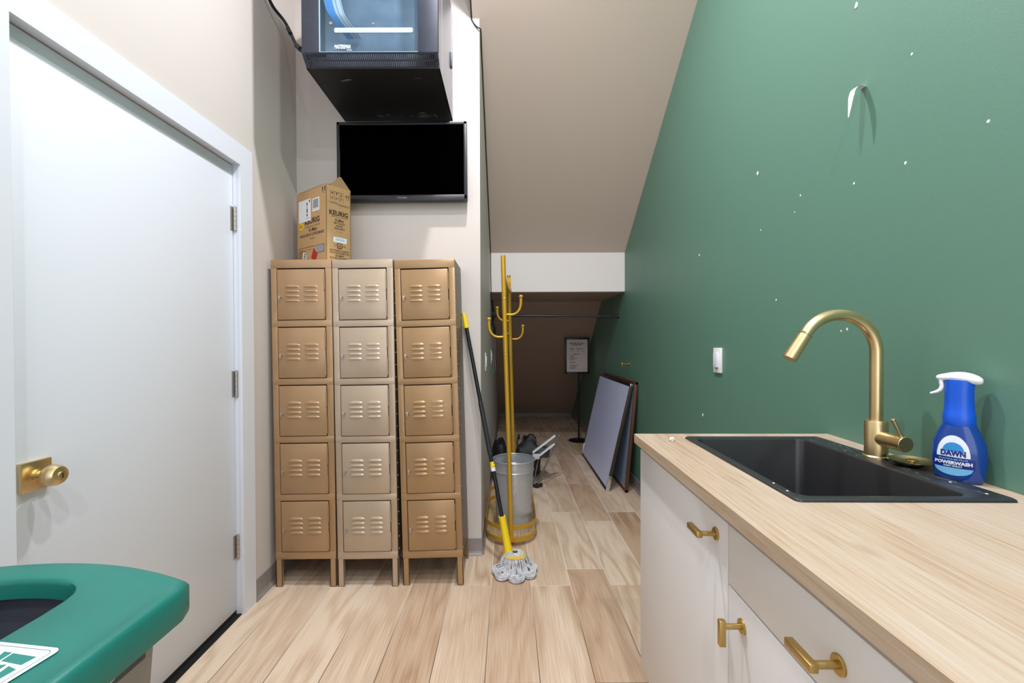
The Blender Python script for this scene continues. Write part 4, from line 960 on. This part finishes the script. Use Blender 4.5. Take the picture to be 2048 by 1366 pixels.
b_ = BM(); tube(b_, [(.250, -.062, .712), (.262, -.050, .714), (.264, -.030, .717), (.264, .06, .735), (.262, .078, .742), (.252, .088, .747)], .0028, 8, smooth=4); obj('handle_lip', b_, mat('white_plastic_lip', (228, 230, 238), .4), RB)
ST = bpy.data.objects.new('sticker', None); C.objects.link(ST); ST.parent = RB; ST.location = (.163, -.101, .8016); ST.rotation_euler = (0, .013, -math.radians(7))
ST['label'] = 'white recycling sticker with green pictograms'
b_ = BM(); plate(b_, [(x, y, 0) for x, y in rrect(.125, .140, .010)], (0, 0, 1), .0006); obj('sticker_sheet', b_, mat('white_sticker', (234, 240, 246), .45), ST, False)
b_ = BM()
def pic(pts): plate(b_, [(x, y, .0007) for x, y in pts], (0, 0, 1), .0003)
o1 = rrect(.113, .128, .008); o2 = rrect(.1115, .1265, .0075)
rings(b_, [[V((x, y, .0007)) for x, y in o1], [V((x, y, .0010)) for x, y in o1], [V((x, y, .0010)) for x, y in o2], [V((x, y, .0007)) for x, y in o2]], closed=True)
pic([(.006, .052), (.046, .050), (.044, .034), (.008, .037)]); pic([(-.010, .053), (.003, .053), (.005, .036), (-.006, .044)])
pic([(.030, .030), (.047, .026), (.046, .010), (.034, .012)]); pic([(.004, .028), (.024, .032), (.026, .018), (.008, .012)])
pic([(-.020, .024), (-.004, .026), (.0, .012), (-.018, .010)]); pic([(-.006, .006), (.014, .008), (.014, .003), (-.004, .001)])
pic([(-.040, .052), (-.024, .055), (-.020, .044), (-.034, .042)]); pic([(-.048, .030), (-.034, .034), (-.032, .026), (-.046, .022)])
for k in range(3):
    pic([(-.040 + .032 * k, -.010), (-.018 + .032 * k, -.008), (-.018 + .032 * k, -.026), (-.040 + .032 * k, -.028)]); pic([(-.036 + .032 * k, -.034), (-.020 + .032 * k, -.033), (-.021 + .032 * k, -.050), (-.035 + .032 * k, -.050)])
obj('pictogram', b_, mat('teal_print', (40, 128, 120), .5), ST, False)

# ------------------------------------------------------------------ things on the alcove floor behind the rack
M_bag = mat('black_nylon', (16, 16, 18), .6, col2=(26, 26, 29), nscale=14); 
def blob(b_, c, s, seed, seg=24, rough=.12):
    t = BM(); bmesh.ops.create_uvsphere(t, u_segments=seg, v_segments=seg // 2, radius=1); r = random.Random(seed)
    ph = [r.uniform(0, 6) for _ in range(6)]
    for v in t.verts:
        p = v.co.copy(); k = 1 + rough * (math.sin(3 * p.x + ph[0]) * math.sin(4 * p.y + ph[1]) + .6 * math.sin(6 * p.z + ph[2]) * math.sin(5 * p.x + ph[3]))
        v.co = V((math.copysign(abs(p.x) ** .7, p.x), math.copysign(abs(p.y) ** .7, p.y), math.copysign(abs(p.z) ** .75, p.z))) * k
        v.co = V((v.co.x * s[0] + c[0], v.co.y * s[1] + c[1], max(v.co.z * s[2] + c[2], .0)))
    merge(b_, t)
BG = thing('bag', 'upright black bag against the alcove left wall behind the waste bin', 'bag', (-.070, 4.00, 0))
b_ = BM(); blob(b_, (0, 0, .185), (.068, .11, .185), 1); obj('bag_body', b_, M_bag, BG)
b_ = BM(); tube(b_, [(-.02, -.03, .35), (-.01, -.02, .378), (.02, .01, .378), (.03, .02, .35)], .006, 8, smooth=5); obj('bag_handle', b_, M_bag, BG)
BP = thing('bag', 'slumped black bag on the floor right of the coat rack posts', 'bag', (.185, 4.12, 0))
b_ = BM(); blob(b_, (0, .02, .165), (.115, .11, .165), 4, rough=.16); blob(b_, (.03, .04, .30), (.055, .06, .075), 6, 18); obj('bag_body', b_, M_bag, BP)
b_ = BM(); tube(b_, [(-.09, -.06, .22), (-.10, -.04, .32), (-.085, 0, .385), (-.08, .02, .34)], .007, 8, smooth=5); tube(b_, [(-.05, -.04, .28), (-.045, -.02, .355), (-.03, 0, .375), (-.02, .03, .32)], .009, 8, smooth=5); obj('strap', b_, M_bag, BP)
b_ = BM(); blob(b_, (.11, -.05, .24), (.06, .03, .05), 8, 16, .2); obj('pocket', b_, mat('charcoal_nylon', (52, 54, 58), .6), BP)
M_gunm = mat('grey_metal_rod', (104, 106, 108), .4, .8)
FCt = thing('folding_stand', 'folded grey metal stand with two white bars lying behind the waste bin', 'stand', (.25, 3.82, 0))
b_ = BM(); cyl(b_, (-.005, -.02, .02), (.196, .12, .405), .0065, seg=12); lathe(b_, [(.0085, 0), (.0095, .012), (.007, .02)], (.196, .12, .40), (.42, .3, .85), 12); obj('rod', b_, M_gunm, FCt)
b_ = BM(); cyl(b_, (-.035, -.02, .03), (.05, .12, .37), .006, seg=12); obj('rod', b_, M_gunm, FCt)
b_ = BM(); cyl(b_, (-.005, -.035, .018), (-.005, -.005, .018), .018, seg=18); box(b_, (-.04, -.03, .01), (.02, -.01, .03), .004); cyl(b_, (.03, -.02, .022), (.03, 0, .022), .014, seg=14); obj('foot', b_, M_black, FCt)
b_ = BM(); u = V((.20, .06, .135)); 
for s in ((-.045, .02, .215), (-.035, .06, .28)):
    s = V(s); d = (u).normalized(); sd = V((0, .018, 0)); up = d.cross(sd).normalized() * .006
    rings(b_, [[p + sd + up, p - sd + up, p - sd - up, p + sd - up] for p in (s, s + u * .9, s + u)]); 
obj('bar', b_, mat('white_metal_bar', (224, 226, 230), .35), FCt, False)
b_ = BM(); box(b_, (-.04, .0, .235), (.02, .04, .275), .004); obj('clip', b_, mat('pale_grey_clip', (196, 200, 206), .4), FCt)
b_ = BM(); blob(b_, (.05, .10, .27), (.06, .04, .05), 12, 14, .3); obj('elastic_net', b_, mat('dark_grey_cord', (70, 72, 76), .6), FCt)

# ------------------------------------------------------------------ light
def lamp(loc, e, r, col=(.965, .955, 1.0)):
    l = bpy.data.lights.new('downlight_or_fill', 'AREA'); l.shape = 'DISK'; l.size = r * 2; l.energy = e; l.color = col
    o = bpy.data.objects.new('downlight_or_fill', l); C.objects.link(o); o.location = loc
for y_, x_, e_ in ((1.72, -.07, 47), (.80, .04, 30), (-.35, .34, 25), (-1.5, .34, 30)): lamp((x_, y_, 3.60), e_, .042)  # first two fit the cast shadows; last two are unseen, added as fill
w = bpy.data.worlds.new('World'); bpy.context.scene.world = w; w.use_nodes = True
w.node_tree.nodes['Background'].inputs[0].default_value = (.86, .905, 1.0, 1); w.node_tree.nodes['Background'].inputs[1].default_value = 2.35  # cool fill added through the open rear of the room

# ------------------------------------------------------------------ camera
F, H, P, R = 900., 1.235, .010, -.0035
fw = V((0, math.cos(P), -math.sin(P))); up = V((0, math.sin(P), math.cos(P))); rt0 = V((1, 0, 0))
r2 = rt0 * math.cos(R) + up * math.sin(R); u2 = up * math.cos(R) - rt0 * math.sin(R)
CX, CY = 1015.03, 693.0
cd = bpy.data.cameras.new('camera'); cam = bpy.data.objects.new('camera', cd); C.objects.link(cam)
cd.sensor_fit = 'HORIZONTAL'; cd.sensor_width = 36; cd.lens = F / 2048 * 36; cd.clip_start = .02
cd.shift_x = (1024 - CX) / 2048; cd.shift_y = (CY - 683) / 2048
Mx = Matrix((r2, u2, -fw)).transposed().to_4x4(); Mx.translation = (0, 0, H); cam.matrix_world = Mx
S = bpy.context.scene; S.camera = cam
S.view_settings.view_transform = 'Standard'; S.view_settings.look = 'None'; S.view_settings.gamma = 1; S.view_settings.exposure = -0.04; S.view_settings.use_curve_mapping = False
S.cycles.max_bounces = 10; S.cycles.diffuse_bounces = 6; S.cycles.transparent_max_bounces = 16
